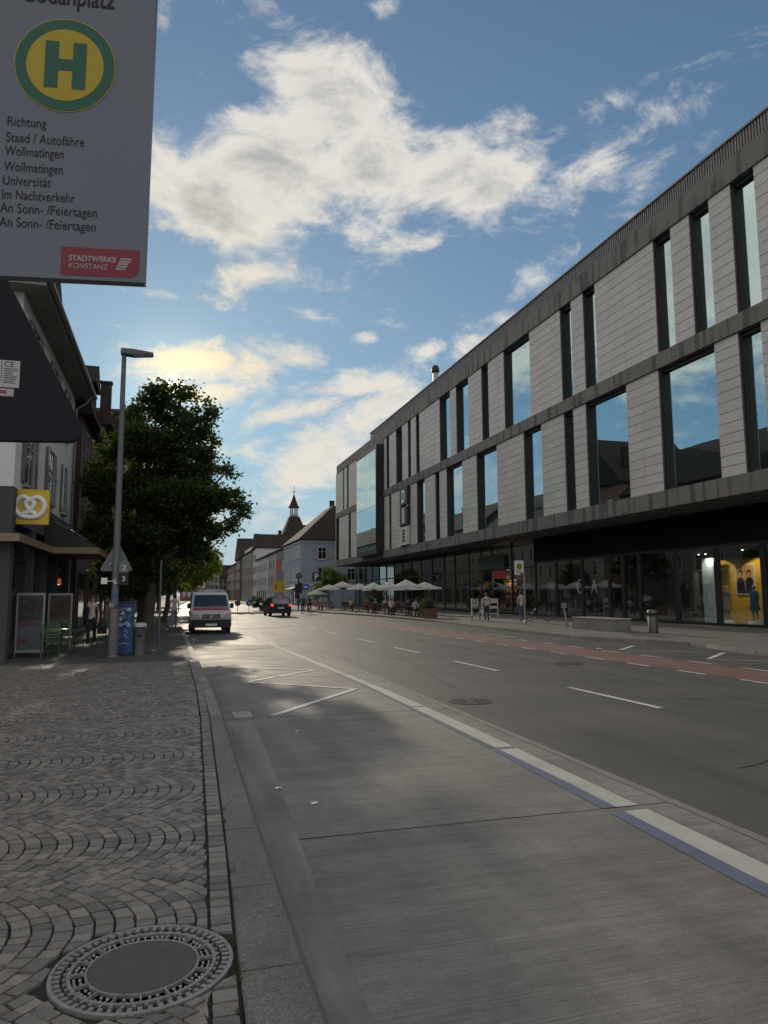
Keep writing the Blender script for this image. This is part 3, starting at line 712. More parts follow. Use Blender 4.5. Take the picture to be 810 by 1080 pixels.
for y in (52, 61, 66, 78, 86, 96): mb.box(30, 30.6, y, y+.6, .02, 6)
mb.build('interior', inn, sb, xf=XF)
mb = MB(); mb.box(29.3, 29.45, 28.2, 33.2, .02, 3.5); mb.box(29.6, 29.75, 33.6, 34.3, .02, 3.5); mb.build('yellow_wall', mat('yellow_paint', (.62, .36, .03), .8, var=.05), sb, xf=XF)
mb = MB(); mb.box(28.6, 28.66, 32.8, 33.7, .02, 3.6); mb.build('pale_panel', mat('pale_blue_panel', (.45, .56, .62), .7), sb, xf=XF)
mb = MB(); mb.box(27.6, 27.7, 41.2, 43.5, .3, 3.9); mb.box(27.6, 27.7, 43.9, 45.6, .3, 3.9); cab = mb.build('letter_board', M['black'], sb, xf=XF)
text('letter', 'C', 1.45, M['white'], cab, Vector((27.58, 45.2, 1.70))+OFF, (0, -1, 0), (0, 0, 1), xs=.85, ext=.02)
text('letter', 'A', 1.45, M['white'], cab, Vector((27.58, 43.35, 1.70))+OFF, (0, -1, 0), (0, 0, 1), xs=.8, ext=.02)
# lit display poster with two people
po = thing('display_poster', (29.27, 31.25, 1.6), 'framed poster of two dark haired people on the yellow shop wall', 'poster')
mb = MB(); mb.box(-.04, .02, -.68, .68, 0, 1.62); mb.build('frame', M['white'], po)
mb = MB(); mb.quad((-.045, -.64, .04), (-.045, .64, .04), (-.045, .64, 1.58), (-.045, -.64, 1.58)); mb.build('print', mat('poster_ground', (.55, .30, .10), .5), po, fix=False)
for s, top in ((-.3, (.02, .02, .03)), (.3, (.03, .03, .045))):
    mb = MB(); mb.prism([(s-.3, .05), (s+.3, .05), (s+.26, .72), (s+.12, .9), (s-.12, .9), (s-.26, .72)], -.050, -.046, axis='x'); mb.build('figure_clothes', paint('poster_cloth', top), po)
    mb = MB(); mb.lathe([(.0, -.0560), (.16, -.056)], (0, s, 1.15), 20, axis='x', sm=False); ob = mb.build('figure_hair', M['hair_dark'], po, fix=False); ob.scale.z = 1.0
    mb = MB(); mb.lathe([(.0, -.060), (.095, -.060)], (0, s, 1.10), 20, axis='x', sm=False); mb.box(-.060, -.057, s-.045, s+.045, .88, 1.02); mb.build('figure_face', M['skin'], po, fix=False)
# spot lamps in the shop window, lit
lampm = mat('lamp_glow', (1, .9, .7), .5, emit=(1, .86, .6), estr=14)
for i, (x, y, z) in enumerate(((28.3, 33.55, 3.85), (28.3, 33.0, 3.85), (28.2, 30.2, 3.9), (28.2, 28.9, 3.9))):
    t = thing('spot_lamp', (x, y, z), ('lit spot lamp left of a pair above the pale blue panel', 'lit spot lamp right of a pair above the pale blue panel', 'lit spot lamp above the poster with two people', 'lit spot lamp nearest the right edge above the standing mannequin')[i], 'lamp', group='spot lamps in the shop window')
    mb = MB(); mb.lathe([(.06, .16), (.065, -.02), (.055, -.02), (.05, .0)], n=16); mb.build('housing', M['black'], t)
    mb = MB(); mb.ball((0, 0, -.01), (.05, .05, .035), 12, 6); mb.build('bulb', lampm, t)
    if i in (1, 2):
        l = bpy.data.lights.new('spot_beam', 'SPOT'); l.energy = 120; l.spot_size = radians(110); l.color = (1, .85, .62); l.shadow_soft_size = .08
        lo = bpy.data.objects.new('spot_beam', l); COL.objects.link(lo); lo.parent = t; lo.location = (0, 0, -.1); lo.rotation_euler = (0, radians(-20), 0)
# green and red shop signs further along, shelves behind the glass
t = thing('green_shop_sign', (27.0, 58, 3.85), 'dark green fascia sign above the shop entrance with orange shelves', 'sign'); mb = MB(); mb.box(-.08, .08, -2.6, 2.7, 0, 1.2); mb.build('panel', paint('bottle_green', (.008, .05, .03)), t); mb = MB(); mb.box(-.10, -.081, -2.6, 2.7, .04, .07); mb.box(-.10, -.081, -2.6, 2.7, 1.1, 1.13); mb.build('trim', paint('sign_trim', (.02, .07, .05)), t)
t = thing('red_banner', (27.02, 56.4, 3.0), 'red banner sign above the orange lit shelves of the shop', 'sign'); mb = MB(); mb.box(-.03, .03, -1.15, 1.1, 0, .72); mb.build('panel', paint('signal_red', (.42, .02, .025)), t); mb = MB(); mb.box(-.04, -.031, -.9, .85, .3, .42); mb.build('letter_band', paint('dull_red', (.32, .015, .02)), t)
t = thing('display_shelf', (28.2, 56.4, 0), 'lit shelf of orange and brown goods inside the shop entrance', 'shelf')
mb = MB(); mb.box(-.2, .25, -1.2, -1.14, 0, 2.9); mb.box(-.2, .25, 1.14, 1.2, 0, 2.9)
for z in (.3, .8, 1.3, 1.8, 2.3, 2.84): mb.box(-.2, .25, -1.14, 1.14, z, z+.04)
mb.build('rack', paint('shelf_wood', (.16, .08, .03)), t)
mb = MB(); rg = random.Random(5)
for z in (.34, .84, 1.34, 1.84, 2.34):
    y = -1.1
    while y < 1.05:
        w = rg.uniform(.1, .25); mb.box(-.12, .2, y, y+w-.02, z, z+rg.uniform(.2, .4), rg.randint(0, 2)); y += w
mb.build('goods', [paint('goods_orange', (.6, .22, .04)), paint('goods_brown', (.25, .1, .04)), paint('goods_cream', (.5, .4, .25))], t)
l = bpy.data.lights.new('shelf_light', 'POINT'); l.energy = 120; l.color = (1, .75, .45); l.shadow_soft_size = .2
lo = bpy.data.objects.new('shelf_light', l); COL.objects.link(lo); lo.location = (27.7, 56.4, 3.0)
# vertical letter boxes on the facade
t = thing('letter_box_sign', (23.75, 72.6, 6.95), 'tall stack of three letter boxes on the facade, a white D on the topmost', 'sign')
mb = MB(); mb.box(-.15, .2, -1.25, 1.25, 4.3, 6.25); d_ = mb.build('dark_box', M['black'], t); text('letter', 'D', 2.0, mat('sign_white', (.8, .85, .85), .4), d_, (-.16, .62, 4.55), (0, -1, 0), (0, 0, 1), xs=.75, ext=.01, bold=.03)
mb = MB(); mb.box(-.15, .2, -1.25, 1.25, 2.15, 4.1); d_ = mb.build('dark_box', M['black'], t); mb = MB(); mb.box(-.17, -.151, -.42, .50, 2.3, 3.95); mb.build('letter', mat('sign_grey', (.42, .44, .45), .5), d_)
mb = MB(); mb.box(-.15, .2, -1.25, 1.25, .0, 1.95); d_ = mb.build('pale_box', mat('sign_pale', (.5, .5, .49), .5), t); mb = MB()
for z in (.35, .72, 1.08, 1.42): mb.box(-.17, -.151, -.5, .45, z, z+.17)
mb.box(-.17, -.151, -.06, .12, .3, 1.6); mb.build('letter', M['black'], d_)
# roof flue
t = thing('roof_flue', (29, 76.6, 20.9), 'slim pale flue pipe with a dark cap on the roof of the shop building', 'chimney'); mb = MB(); mb.lathe([(.32, 0), (.32, 6.6)], n=16); mb.build('pipe', M['steel'], t); mb = MB(); mb.lathe([(.34, 6.6), (.46, 6.75), (.46, 7.15), (.3, 7.5), (0, 7.55)], n=16); mb.build('cap', M['black'], t)
# ------------------------------------------------------------------ houses
def add_window(par, off, c, right, nrm, w, h, frame_m, pane_m, bars=1, sill=True, name='window'):
    """c = centre of the bottom edge on the wall"""
    R, Nn, U = Vector(right), Vector(nrm), Vector((0, 0, 1)); c = Vector(c)-off
    m_ = MB()
    def bx(u0, u1, v0, v1, d0, d1):
        vs = [c+R*u+U*v_+Nn*d for d in (d0, d1) for u, v_ in ((u0, v0), (u1, v0), (u1, v1), (u0, v1))]
        m_.add(vs, [(3, 2, 1, 0), (4, 5, 6, 7), (0, 1, 5, 4), (1, 2, 6, 5), (2, 3, 7, 6), (3, 0, 4, 7)])
    t = .09
    bx(-w/2-t, -w/2, -t, h+t, -.05, .06); bx(w/2, w/2+t, -t, h+t, -.05, .06); bx(-w/2, w/2, h, h+t, -.05, .06); bx(-w/2, w/2, -t, 0, -.05, .06)
    if sill: bx(-w/2-.15, w/2+.15, -t-.06, -t-.002, -.04, .14)
    if bars: bx(-.03, .03, 0, h, .0, .03); bx(-w/2, w/2, h*.62, h*.62+.05, .0, .032)
    f = m_.build(name, frame_m, par)
    p_ = MB(); a, b_, d, e = [c+R*u+U*v_+Nn*.012 for u, v_ in ((-w/2, 0), (w/2, 0), (w/2, h), (-w/2, h))]
    p_.quad(a, b_, d, e); p_.build('pane', pane_m, f, fix=False)
    return f
def roof_mesh(x0, x1, y0, y1, eave, ridge, axis, oh=.45, hip=0.0, th=.18):
    m_ = MB(); X0, X1, Y0, Y1 = x0-oh, x1+oh, y0-oh*(hip > 0), y1+oh*(hip > 0); e = eave
    if axis == 'y':
        xm = (x0+x1)/2; A, B = (xm, Y0+hip, ridge), (xm, Y1-hip, ridge); ly = .3*(hip == 0)
        A = (xm, Y0+hip-ly, ridge); B = (xm, Y1-hip+ly, ridge)
        c = [(X0, Y0-ly, e), (X1, Y0-ly, e), (X1, Y1+ly, e), (X0, Y1+ly, e)]
        faces = [(0, 4, 5, 3), (1, 2, 5, 4), (0, 1, 4), (2, 3, 5)]
    else:
        ym = (y0+y1)/2; lx = .3
        A = (X0-0+hip, ym, ridge); B = (X1-hip, ym, ridge); c = [(X0, y0-oh, e), (X1, y0-oh, e), (X1, y1+oh, e), (X0, y1+oh, e)]
        faces = [(0, 1, 5, 4), (2, 3, 4, 5), (0, 4, 3), (1, 2, 5)]
    m_.add(c+[A, B], faces)
    m_.add([(p[0], p[1], p[2]-th) for p in c]+c, [(0, 1, 2, 3), (0, 4, 5, 1), (1, 5, 6, 2), (2, 6, 7, 3), (3, 7, 4, 0)])
    return m_
def house(name, label, x0, x1, y0, y1, eave, ridge, axis, wall_m, roof_m, faces=(), hip=0.0, oh=.45, group=None, base=0.0, chim=(), cat='house', trim=None):
    o = thing(name, (x0, y0, base), label, cat, group=group); off = Vector((x0, y0, base)); xf = Matrix.Translation(-off)
    m_ = MB(); m_.box(x0, x1, y0, y1, base-.2, eave-.02)
    if not hip:
        if axis == 'y': m_.prism([(x0, eave-.02), (x1, eave-.02), ((x0+x1)/2, ridge-.25)], y0, y1, axis='y')
        else: m_.prism([(y0, eave-.02), (y1, eave-.02), ((y0+y1)/2, ridge-.25)], x0, x1, axis='x')
    m_.build('wall', wall_m, o, xf=xf)
    rf = roof_mesh(x0, x1, y0, y1, eave, ridge, axis, oh, hip).build('roof', roof_m, o, xf=xf)
    if trim: m_ = MB(); m_.box(x0-.12, x1+.12, y0-.12, y1+.12, eave-.55, eave-.2); m_.build('cornice', trim, o, xf=xf)
    for (x, y, zt) in chim:
        m_ = MB(); m_.box(x-.4, x+.4, y-.3, y+.3, eave, zt); m_.box(x-.47, x+.47, y-.37, y+.37, zt, zt+.15); m_.build('chimney', M['rooftile'], rf, xf=xf)
    for (face, u0, u1, n, zs, w, h, fm) in faces:
        for z in zs:
            for i in range(n):
                u = u0+(u1-u0)*(i+.5)/n
                if face == '-y': add_window(o, off, (u, y0, z), (1, 0, 0), (0, -1, 0), w, h, fm, M['glass_dark'])
                elif face == '-x': add_window(o, off, (x0, u, z), (0, -1, 0), (-1, 0, 0), w, h, fm, M['glass_dark'])
                elif face == '+x': add_window(o, off, (x1, u, z), (0, 1, 0), (1, 0, 0), w, h, fm, M['glass_dark'])
    return o, off, xf
wf = paint('window_white', (.62, .62, .6), .5); wfd = paint('window_brown', (.10, .075, .06), .5); wfg = paint('window_grey', (.28, .28, .27), .5)
def rend(nm, c): return mat('render_'+nm, c, .88, var=.1, scale=1.2, bump=.08, stain=((.8, .8, .15), .52, .8, .8))
# right side of the street beyond the shop building
o, off, xf = house('corner_house', 'pale blue corner house with white cornice, grey shutters and a dark hipped roof', 20.4, 34, 118, 137, 11.0, 17.6, 'y', rend('pale_blue', (.29, .37, .45)), M['rooftile'], [('-x', 118.6, 127.5, 4, (4.3, 8.0), .95, 1.9, wf), ('-x', 129, 136.5, 3, (4.3, 8.0), .95, 1.9, wf), ('-y', 23.0, 25.0, 1, (4.2, 7.7), 1.3, 1.9, wf), ('-y', 28, 32, 2, (4.2, 7.7), 1.3, 1.9, wf)], hip=6.0, chim=((27.6, 127, 18.6),), trim=wf)
sh = paint('shutter_grey', (.30, .30, .27), .6)
for z in (4.2, 7.7):
    for s in (-1, 1): mb = MB(); mb.box(24+s*1.15-.36, 24+s*1.15+.36, 117.9, 117.97, z-.05, z+1.95); mb.build('shutter', sh, o, xf=xf)
mb = MB(); mb.box(23.2, 24.8, 117.8, 117.99, 6.2, 6.5); mb.build('window_hood', sh, o, xf=xf)
mb = MB(); mb.box(20.28, 20.39, 118, 137, 3.3, 3.55); mb.box(20.3, 34, 117.9, 117.99, 3.3, 3.55); mb.build('string_course', wf, o, xf=xf)
mb = MB(); mb.add([(18.9, 118.6, 2.7), (18.9, 127, 2.7), (20.4, 127, 3.2), (20.4, 118.6, 3.2)], [(0, 1, 2, 3)]); mb.build('shop_awning', cloth('awning_cream', (.6, .58, .52)), o, xf=xf)
for ya in (119, 122.5): add_window(o, off, (20.4, ya+1.2, .3), (0, -1, 0), (-1, 0, 0), 2.2, 2.1, wfd, M['glass_dark'], bars=0, sill=False, name='shop_window')
o, off, xf = house('striped_house', 'greyish pink terrace house with a tall red wall panel next to the blue house', 21.3, 34, 137.2, 167, 11.1, 13.8, 'y', rend('pinkish', (.40, .36, .36)), M['rooftile_grey'], [('-x', 140.5, 153, 4, (4.2, 7.6), 1.0, 1.7, wfg), ('-x', 156, 166, 3, (4.2, 7.6), 1.0, 1.7, wfg)])
mb = MB(); mb.box(21.16, 21.29, 137.4, 141.3, 0.2, 10.6); mb.build('red_panel', paint('dark_red', (.24, .03, .025), .7), o, xf=xf)
mb = MB(); mb.box(21.16, 21.29, 147, 153, 6.6, 8.9); mb.build('orange_panel', paint('brick_orange', (.42, .09, .04), .7), o, xf=xf)
mb = MB(); mb.box(21.2, 21.29, 143, 153, .2, 6.5); mb.box(21.2, 21.29, 143, 153, 9.0, 10.7); mb.build('grey_panel', paint('slate_grey', (.16, .18, .21), .7), o, xf=xf)
house('white_house', 'plain white terrace house between the striped house and the tall white gable', 21.3, 34, 167.2, 190.8, 11.0, 13.8, 'y', rend('off_white', (.52, .52, .54)), M['rooftile_grey'], [('-x', 169, 190, 6, (4.2, 7.6), .9, 1.7, wfg), ('-x', 169, 190, 5, (.5,), 1.6, 2.3, wfd)])
house('gable_house', 'tall narrow white house with a steep dark roof above its neighbours', 21.3, 31, 191, 199, 14.4, 18.2, 'x', rend('white', (.60, .60, .61)), M['rooftile'], [('-x', 191.5, 198.6, 3, (4.2, 7.5, 10.8), .9, 1.7, wfg)], chim=((28, 196, 19.2),))
o, off, xf = house('grey_house', 'long grey three storey house with a row of small white dormers in its brown roof', 21.3, 36, 199.2, 233, 14.2, 17.4, 'y', rend('grey', (.27, .26, .25)), M['rooftile'], [('-x', 200, 232, 8, (4.4, 7.8, 11.0), 1.0, 1.9, wfg), ('-x', 200, 232, 7, (.4,), 2.2, 2.6, wf)], chim=((29, 215, 18.8),))
for k in range(6): mb = MB(); y = 203+k*5; mb.box(21.8, 26, y, y+1.4, 14.6, 15.7); mb.build('dormer', wf, o, xf=xf)
house('brick_gable_house', 'dark brown ornate brick house with the highest steep roof and a street gable', 20.8, 40, 233.3, 250, 13.5, 20.6, 'x', rend('brown_brick', (.16, .115, .09)), M['rooftile'], [('-x', 234.5, 249, 4, (3.9, 7.2, 10.3, 14.0), 1.1, 1.9, wf)], chim=((27, 243, 22.2), (36, 240, 22)))
house('brown_end_house', 'brown plastered house last on the right before the bend', 20.6, 37, 250.3, 286, 12.5, 16.5, 'y', rend('umber', (.18, .14, .11)), M['rooftile'], [('-x', 252, 285, 8, (3.9, 7.2), 1.1, 1.9, wf)])
house('white_gabled_house', 'white house with a pointed gable closing the end of the street', 12.6, 17.3, 282, 296, 10.0, 14.6, 'y', rend('chalk', (.50, .50, .49)), M['rooftile'], [('-y', 12.9, 17.0, 3, (1.2, 4.0, 7.0), .8, 1.7, wfg)])
house('pale_end_house', 'pale broad house with a red tiled roof beside the pointed white gable', 17.5, 26, 290, 304, 8.6, 14.0, 'x', rend('ivory', (.52, .51, .47)), M['rooftile'], [('-y', 17.8, 25.5, 5, (1.2, 4.0, 6.4), .9, 1.6, wfg)])
house('red_brick_house', 'low reddish brick house half hidden behind the parked white van', 3.0, 12.3, 272, 286, 9.0, 12.2, 'x', rend('red_brick', (.28, .10, .075)), M['rooftile'], [('-y', 3.5, 12, 5, (1.2, 4.6), 1.0, 1.7, wf)])
# old gate tower
tw = thing('gate_tower', (30.7, 203, 0), 'old gate tower with a flared tiled roof, open lantern and spire above the house roofs', 'tower'); off = Vector((30.7, 203, 0)); xf = Matrix.Translation(-off)
mb = MB(); mb.box(30.7, 36.1, 203, 208.4, 0, 19.0); mb.build('shaft', rend('tower_stone', (.36, .34, .31)), tw, xf=xf)
def sqring(cx, cy, prof, n=4, rot=pi/4):
    m_ = MB(); vs = []
    for r, z in prof: vs += [(cx+r*cos(rot+2*pi*k/n), cy+r*sin(rot+2*pi*k/n), z) for k in range(n)]
    m_.add(vs, [(i*n+k, i*n+(k+1) % n, (i+1)*n+(k+1) % n, (i+1)*n+k) for i in range(len(prof)-1) for k in range(n)]+[tuple(range(n))]); return m_
sqring(33.4, 205.7, [(5.3, 18.6), (5.3, 18.9), (4.3, 20.1), (3.2, 22.0), (2.0, 24.2), (1.3, 24.4), (0, 24.4)]).build('roof', M['rooftile'], tw, xf=xf)
mb = MB(); mb.box(35.2, 36.8, 203.5, 207, 19.4, 21.8); mb.build('dormer', M['rooftile'], tw, xf=xf)
mb = MB(); mb.lathe([(1.25, 24.4), (1.25, 25.0), (0, 25.0)], (33.4, 205.7, 0), 8, sm=False)
for k in range(8): a = pi/8+2*pi*k/8; mb.tube([(33.4+1.05*cos(a), 205.7+1.05*sin(a), 25), (33.4+1.05*cos(a), 205.7+1.05*sin(a), 27.2)], .14, 6)
mb.build('lantern', wfg, tw, xf=xf)
sqring(33.4, 205.7, [(1.75, 27.0), (1.2, 27.7), (.65, 29.2), (.22, 30.6), (.0, 31.0)], 8, 0).build('spire', M['rooftile'], tw, xf=xf)
mb = MB(); mb.tube([(33.4, 205.7, 30.8), (33.4, 205.7, 33.4)], .07, 6); mb.ball((33.4, 205.7, 31.6), .25, 8, 6); mb.build('finial', M['dark'], tw, xf=xf)
for z in (13.5, 16.2): add_window(tw, off, (33.4, 203, z), (1, 0, 0), (0, -1, 0), .9, 1.5, wfg, M['glass_dark'])
# left side of the street
dkg = rend('charcoal', (.055, .06, .068))
lh = thing('bakery_house', (-14, 20, 0), 'white rendered house with the pretzel sign, dark shopfront and deep eaves at the left edge', 'house'); off = Vector((-14, 20, 0)); xf = Matrix.Translation(-off)
mb = MB(); mb.box(-14, -3.95, 20, 30.6, 4.45, 9.75); mb.build('wall', M['render_white'], lh, xf=xf)
mb = MB(); mb.box(-14, -4.3, 20.3, 30.6, -.1, 4.45); mb.box(-4.3, -3.93, 20.0, 30.6, 3.55, 4.44)
for y in (20.0, 22.9, 25.3, 27.6, 30.2): mb.box(-4.3, -3.93, y, y+.38, -.1, 3.55)
mb.box(-14, -4.3, 20.0, 20.3, -.1, 4.44)
mb.build('shopfront', dkg, lh, xf=xf)
for a, b_ in ((20.4, 22.88), (23.3, 25.28), (25.7, 27.58), (28.0, 30.18)):
    m_ = MB(); m_.box(-4.2, -4.1, a, b_, .0, .45); m_.box(-4.2, -4.1, a, b_, 2.6, 2.7); m_.box(-4.2, -4.1, a, a+.07, .45, 2.6); m_.box(-4.2, -4.1, b_-.07, b_, .45, 2.6)
    f = m_.build('shop_window', M['dark'], lh, xf=xf); p_ = MB(); p_.quad((-4.15, a, .45), (-4.15, b_, .45), (-4.15, b_, 3.5), (-4.15, a, 3.5)); p_.build('pane', M['glass_dark'], f, xf=xf, fix=False)
for a, b_ in ((21.0, 22.6), (24.6, 26.2), (27.95, 28.95)):
    for z in (4.75, 7.55):
        m_ = MB(); yc = (a+b_)/2; f = add_window(lh, off, (-3.95, yc, z), (0, 1, 0), (1, 0, 0), (b_-a)*.72, 1.6, wfg, M['glass_dark'])
        for s in (-1, 1): mb = MB(); e_ = yc+s*((b_-a)*.36+.26); mb.box(-3.94, -3.87, e_-.16, e_+.16, z-.02, z+1.62); mb.build('shutter', paint('shutter_slate', (.10, .11, .12)), lh, xf=xf)
mb = MB(); mb.box(-3.95, -3.32, 19.4, 30.9, 9.62, 9.74)
for k in range(60): mb.box(-3.93, -3.34, 19.45+k*.19, 19.45+k*.19+.17, 9.60, 9.62)
mb.box(-14, -3.95, 19.4, 20.0, 9.62, 9.74); ev = mb.build('eaves', paint('soffit', (.20, .21, .19), .8), lh, xf=xf)
mb = MB()
n = 10; vs = []
for yy in (19.4, 30.95):
    for k in range(n): a = pi+pi*k/(n-1); vs.append((-3.24+.085*cos(a), yy, 9.76+.085*sin(a)))
mb.add(vs, [(k, k+1, n+k+1, n+k) for k in range(n-1)]); mb.tube([(-3.30, 30.4, 9.68), (-3.5, 30.4, 9.4), (-3.86, 30.4, 9.1), (-3.86, 30.4, .2)], .05, 8); mb.build('gutter', M['steel'], lh, xf=xf)
m_ = MB(); m_.add([(-3.28, 19.35, 9.80), (-3.28, 30.95, 9.80), (-9, 30.95, 16.2), (-9, 19.35, 16.2), (-14.6, 19.35, 9.8), (-14.6, 30.95, 9.8)], [(0, 1, 2, 3), (3, 2, 5, 4), (0, 3, 4), (1, 5, 2)]); rf = m_.build('roof', M['rooftile'], lh, xf=xf)
for y in (21.3, 25.6): mb = MB(); mb.box(-7, -4.3, y, y+1.5, 10.6, 12.1); mb.prism([(y-.2, 12.1), (y+1.7, 12.1), (y+.75, 13.0)], -8, -4.1, axis='x'); mb.build('dormer', M['rooftile'], rf, xf=xf)
# bakery canopies: flat dark canopy with a tan edge, then the taut dark awning
t = thing('flat_canopy', (-3.95, 19.6, 0), 'flat dark canopy with a tan edge over the bakery shopfront', 'canopy')
mb = MB(); mb.prism([(-4.0, -.1), (.27, -.1), (.27, 5.1), (1.62, 5.2), (1.62, 9.3), (0.03, 9.3), (0.03, .3), (-4.0, .3)], 3.02, 3.20, axis='z'); mb.build('deck', M['dark'], t)
mb = MB(); tan = paint('tan_edge', (.23, .165, .115), .6)
for p, q in (((-4.0, -.12), (.29, -.12)), ((.29, -.12), (.29, 5.1)), ((.29, 5.1), (1.64, 5.18)), ((1.64, 5.18), (1.64, 9.3))): mb.bar((*p, 3.11), (*q, 3.11), .03, .20)
mb.build('edge_trim', tan, t)
t = thing('shop_awning', (-3.95, 24.7, 0), 'glossy dark sloping awning above the tan edged canopy of the bakery', 'awning')
sheen = mat('awning_sheen', (.10, .115, .10), .28, var=.3, scale=2, bump=.35, bscale=3)
mb = MB(); n = 8
for a, b_ in ((.1, 2.1), (2.1, 4.2)):
    vs = []
    for i in range(n+1):
        for j in range(n+1):
            u, v_ = i/n, j/n; vs.append((.04+1.5*v_, a+(b_-a)*u, 4.25-1.0*v_-.10*sin(pi*v_)*1-.05*sin(pi*u)))
    mb.add(vs, [(i*(n+1)+j, i*(n+1)+j+1, (i+1)*(n+1)+j+1, (i+1)*(n+1)+j) for i in range(n) for j in range(n)], 0, True)
mb.build('fabric', sheen, t)
mb = MB()
for y in (.1, 2.1, 4.2): mb.tube([(.03, y, 4.27), (1.55, y, 3.23)], .03, 8)
mb.tube([(1.55, .1, 3.23), (1.55, 4.2, 3.23)], .03, 8); mb.prism([(.03, 3.22), (1.55, 3.22), (.03, 4.2)], .08, .10, axis='y'); mb.build('frame', M['dark'], t)
# yellow pretzel sign
t = thing('pretzel_sign', (-3.62, 20.5, 3.98), 'square yellow hanging sign with a white pretzel', 'sign')
mb = MB(); mb.box(-.46, .46, -.07, .07, -.46, .46); mb.build('panel', mat('sign_yellow', (.60, .40, .03), .5, var=.04), t, bevel=.01)
pz = []
for k in range(61):                                        # pretzel curve
    a = k/60; th = -pi*1.5+a*0
cr = []
for a in range(0, 201, 5):                                 # outer loop from lower left over the top to lower right
    ang = radians(190 - a*1.0); cr.append((.36*cos(ang), .05+.27*sin(ang)))
P = [(.13, -.19), (.02, -.12), (-.08, -.01), (-.14, .10), (-.06, .22)]
full = [(.16, -.20), (.06, -.14), (-.06, -.02), (-.10, .10), (-.04, .19), (-.17, .25), (-.30, .18), (-.36, .03), (-.32, -.12), (-.20, -.24), (0, -.28), (.20, -.24), (.32, -.12), (.36, .03), (.30, .18), (.17, .25), (.04, .19), (.10, .10), (.06, -.02), (-.06, -.14), (-.16, -.20)]
def cat_rom(pts, n=6):
    out = []
    for i in range(len(pts)-1):
        p0, p1, p2, p3 = [Vector((*pts[max(0, min(len(pts)-1, i+k))], 0)) for k in (-1, 0, 1, 2)]
        for s in range(n):
            u = s/n; q = .5*((2*p1)+(p2-p0)*u+(2*p0-5*p1+4*p2-p3)*u*u+(3*p1-p0-3*p2+p3)*u**3); out.append((q.x, q.y))
    out.append(pts[-1]); return out
mb = MB(); cv = cat_rom(full); mb.tube([(x, -.075-.012*sin(i/len(cv)*pi), z) for i, (x, z) in enumerate(cv)], .066, 10); ob = mb.build('pretzel', M['white'], t)
mb = MB(); mb.tube([(-.46, 0, .25), (-.62, 0, .25)], .02, 8); mb.tube([(-.46, 0, -.2), (-.62, 0, -.2)], .02, 8); mb.build('bracket', M['steel'], t)
t = thing('window_lamp', (-4.02, 28.9, 2.2), 'small glowing orange lamp by the bakery window', 'lamp'); mb = MB(); mb.lathe([(.10, -.12), (.07, .1), (0, .12)], n=12); mb.build('shade', mat('amber_shade', (.4, .12, .04), .6, emit=(1, .25, .08), estr=.25), t); mb = MB(); mb.ball((0, 0, -.08), .05, 10, 6); mb.build('bulb', mat('bulb_glow', (1, .8, .5), .5, emit=(1, .7, .35), estr=6), t)
# more houses on the left, mostly behind the tree
o, off, xf = house('brown_house', 'dark reddish brown house behind the tree, next to the white bakery house', -14, -3.7, 31, 43, 9.2, 14.5, 'y', rend('brown', (.10, .06, .05)), M['rooftile'], [('+x', 31.5, 42.5, 5, (4.6, 7.0), .9, 1.5, wfd)])
mb = MB(); mb.box(-6.5, -3.45, 31.6, 33.4, 9.1, 10.6); mb.prism([(31.4, 10.6), (33.6, 10.6), (32.5, 11.6)], -8, -3.3, axis='x'); mb.build('dormer', M['rooftile'], o, xf=xf)
for a in (31.6, 35.2, 38.8): add_window(o, off, (-3.7, a+1.5, .3), (0, 1, 0), (1, 0, 0), 2.6, 2.3, wfd, M['glass_dark'], bars=0, sill=False, name='shop_window')
for nm, lb, y0, y1, ev_, rg_, ax, col, fl, ch in (
  ('tall_house', 'ochre house standing behind the street tree, two doors past the bakery', 43.3, 56, 11.6, 15.5, 'y', (.30, .24, .16), (4.6, 8.0), ()),
  ('grey_stone_house', 'long grey stone house further up the left side behind the street tree', 56.3, 75, 13.5, 19, 'y', (.26, .25, .24), (4.4, 7.6, 10.4), ((-5.5, 60, 18.6), (-5.5, 70, 18.6))),
  ('gabled_brick_house', 'brick house with a steep street gable, third beyond the bakery', 75.3, 88, 15.5, 22, 'x', (.22, .12, .09), (4.4, 8, 11.4), ((-6, 77, 20),)),
  ('cream_house', 'cream terrace house past the brick gable on the left', 88.3, 118, 13, 18.2, 'y', (.42, .38, .30), (4.4, 7.4, 10.0), ((-6, 95, 17.5), (-6, 108, 17.5))),
  ('ochre_house', 'long ochre house far up the left side beyond the trees', 118.3, 150, 14, 19, 'y', (.34, .27, .17), (4.4, 7.6, 10.6), ((-6, 130, 18.5),)),
  ('slate_house', 'grey plastered house at the far end of the left side', 150.3, 205, 15, 21, 'y', (.24, .24, .24), (4.4, 7.6, 10.6), ((-6, 170, 20.5),)),
  ('stone_house', 'sand coloured house closing the left side at the bend', 205.3, 262, 15, 21, 'y', (.33, .29, .22), (4.4, 7.6, 10.6), ((-6, 230, 20.5),))):
    house(nm, lb, -16, -4.0, y0, y1, ev_, rg_, ax, rend(nm, col), M['rooftile'], [('+x', y0+.6, y1-.6, max(3, int((y1-y0)/3.2)), fl, 1.0, 1.9, wf), ('+x', y0+.4, y1-.4, max(2, int((y1-y0)/4.5)), (.3,), 2.4, 2.5, wfd)], chim=ch)
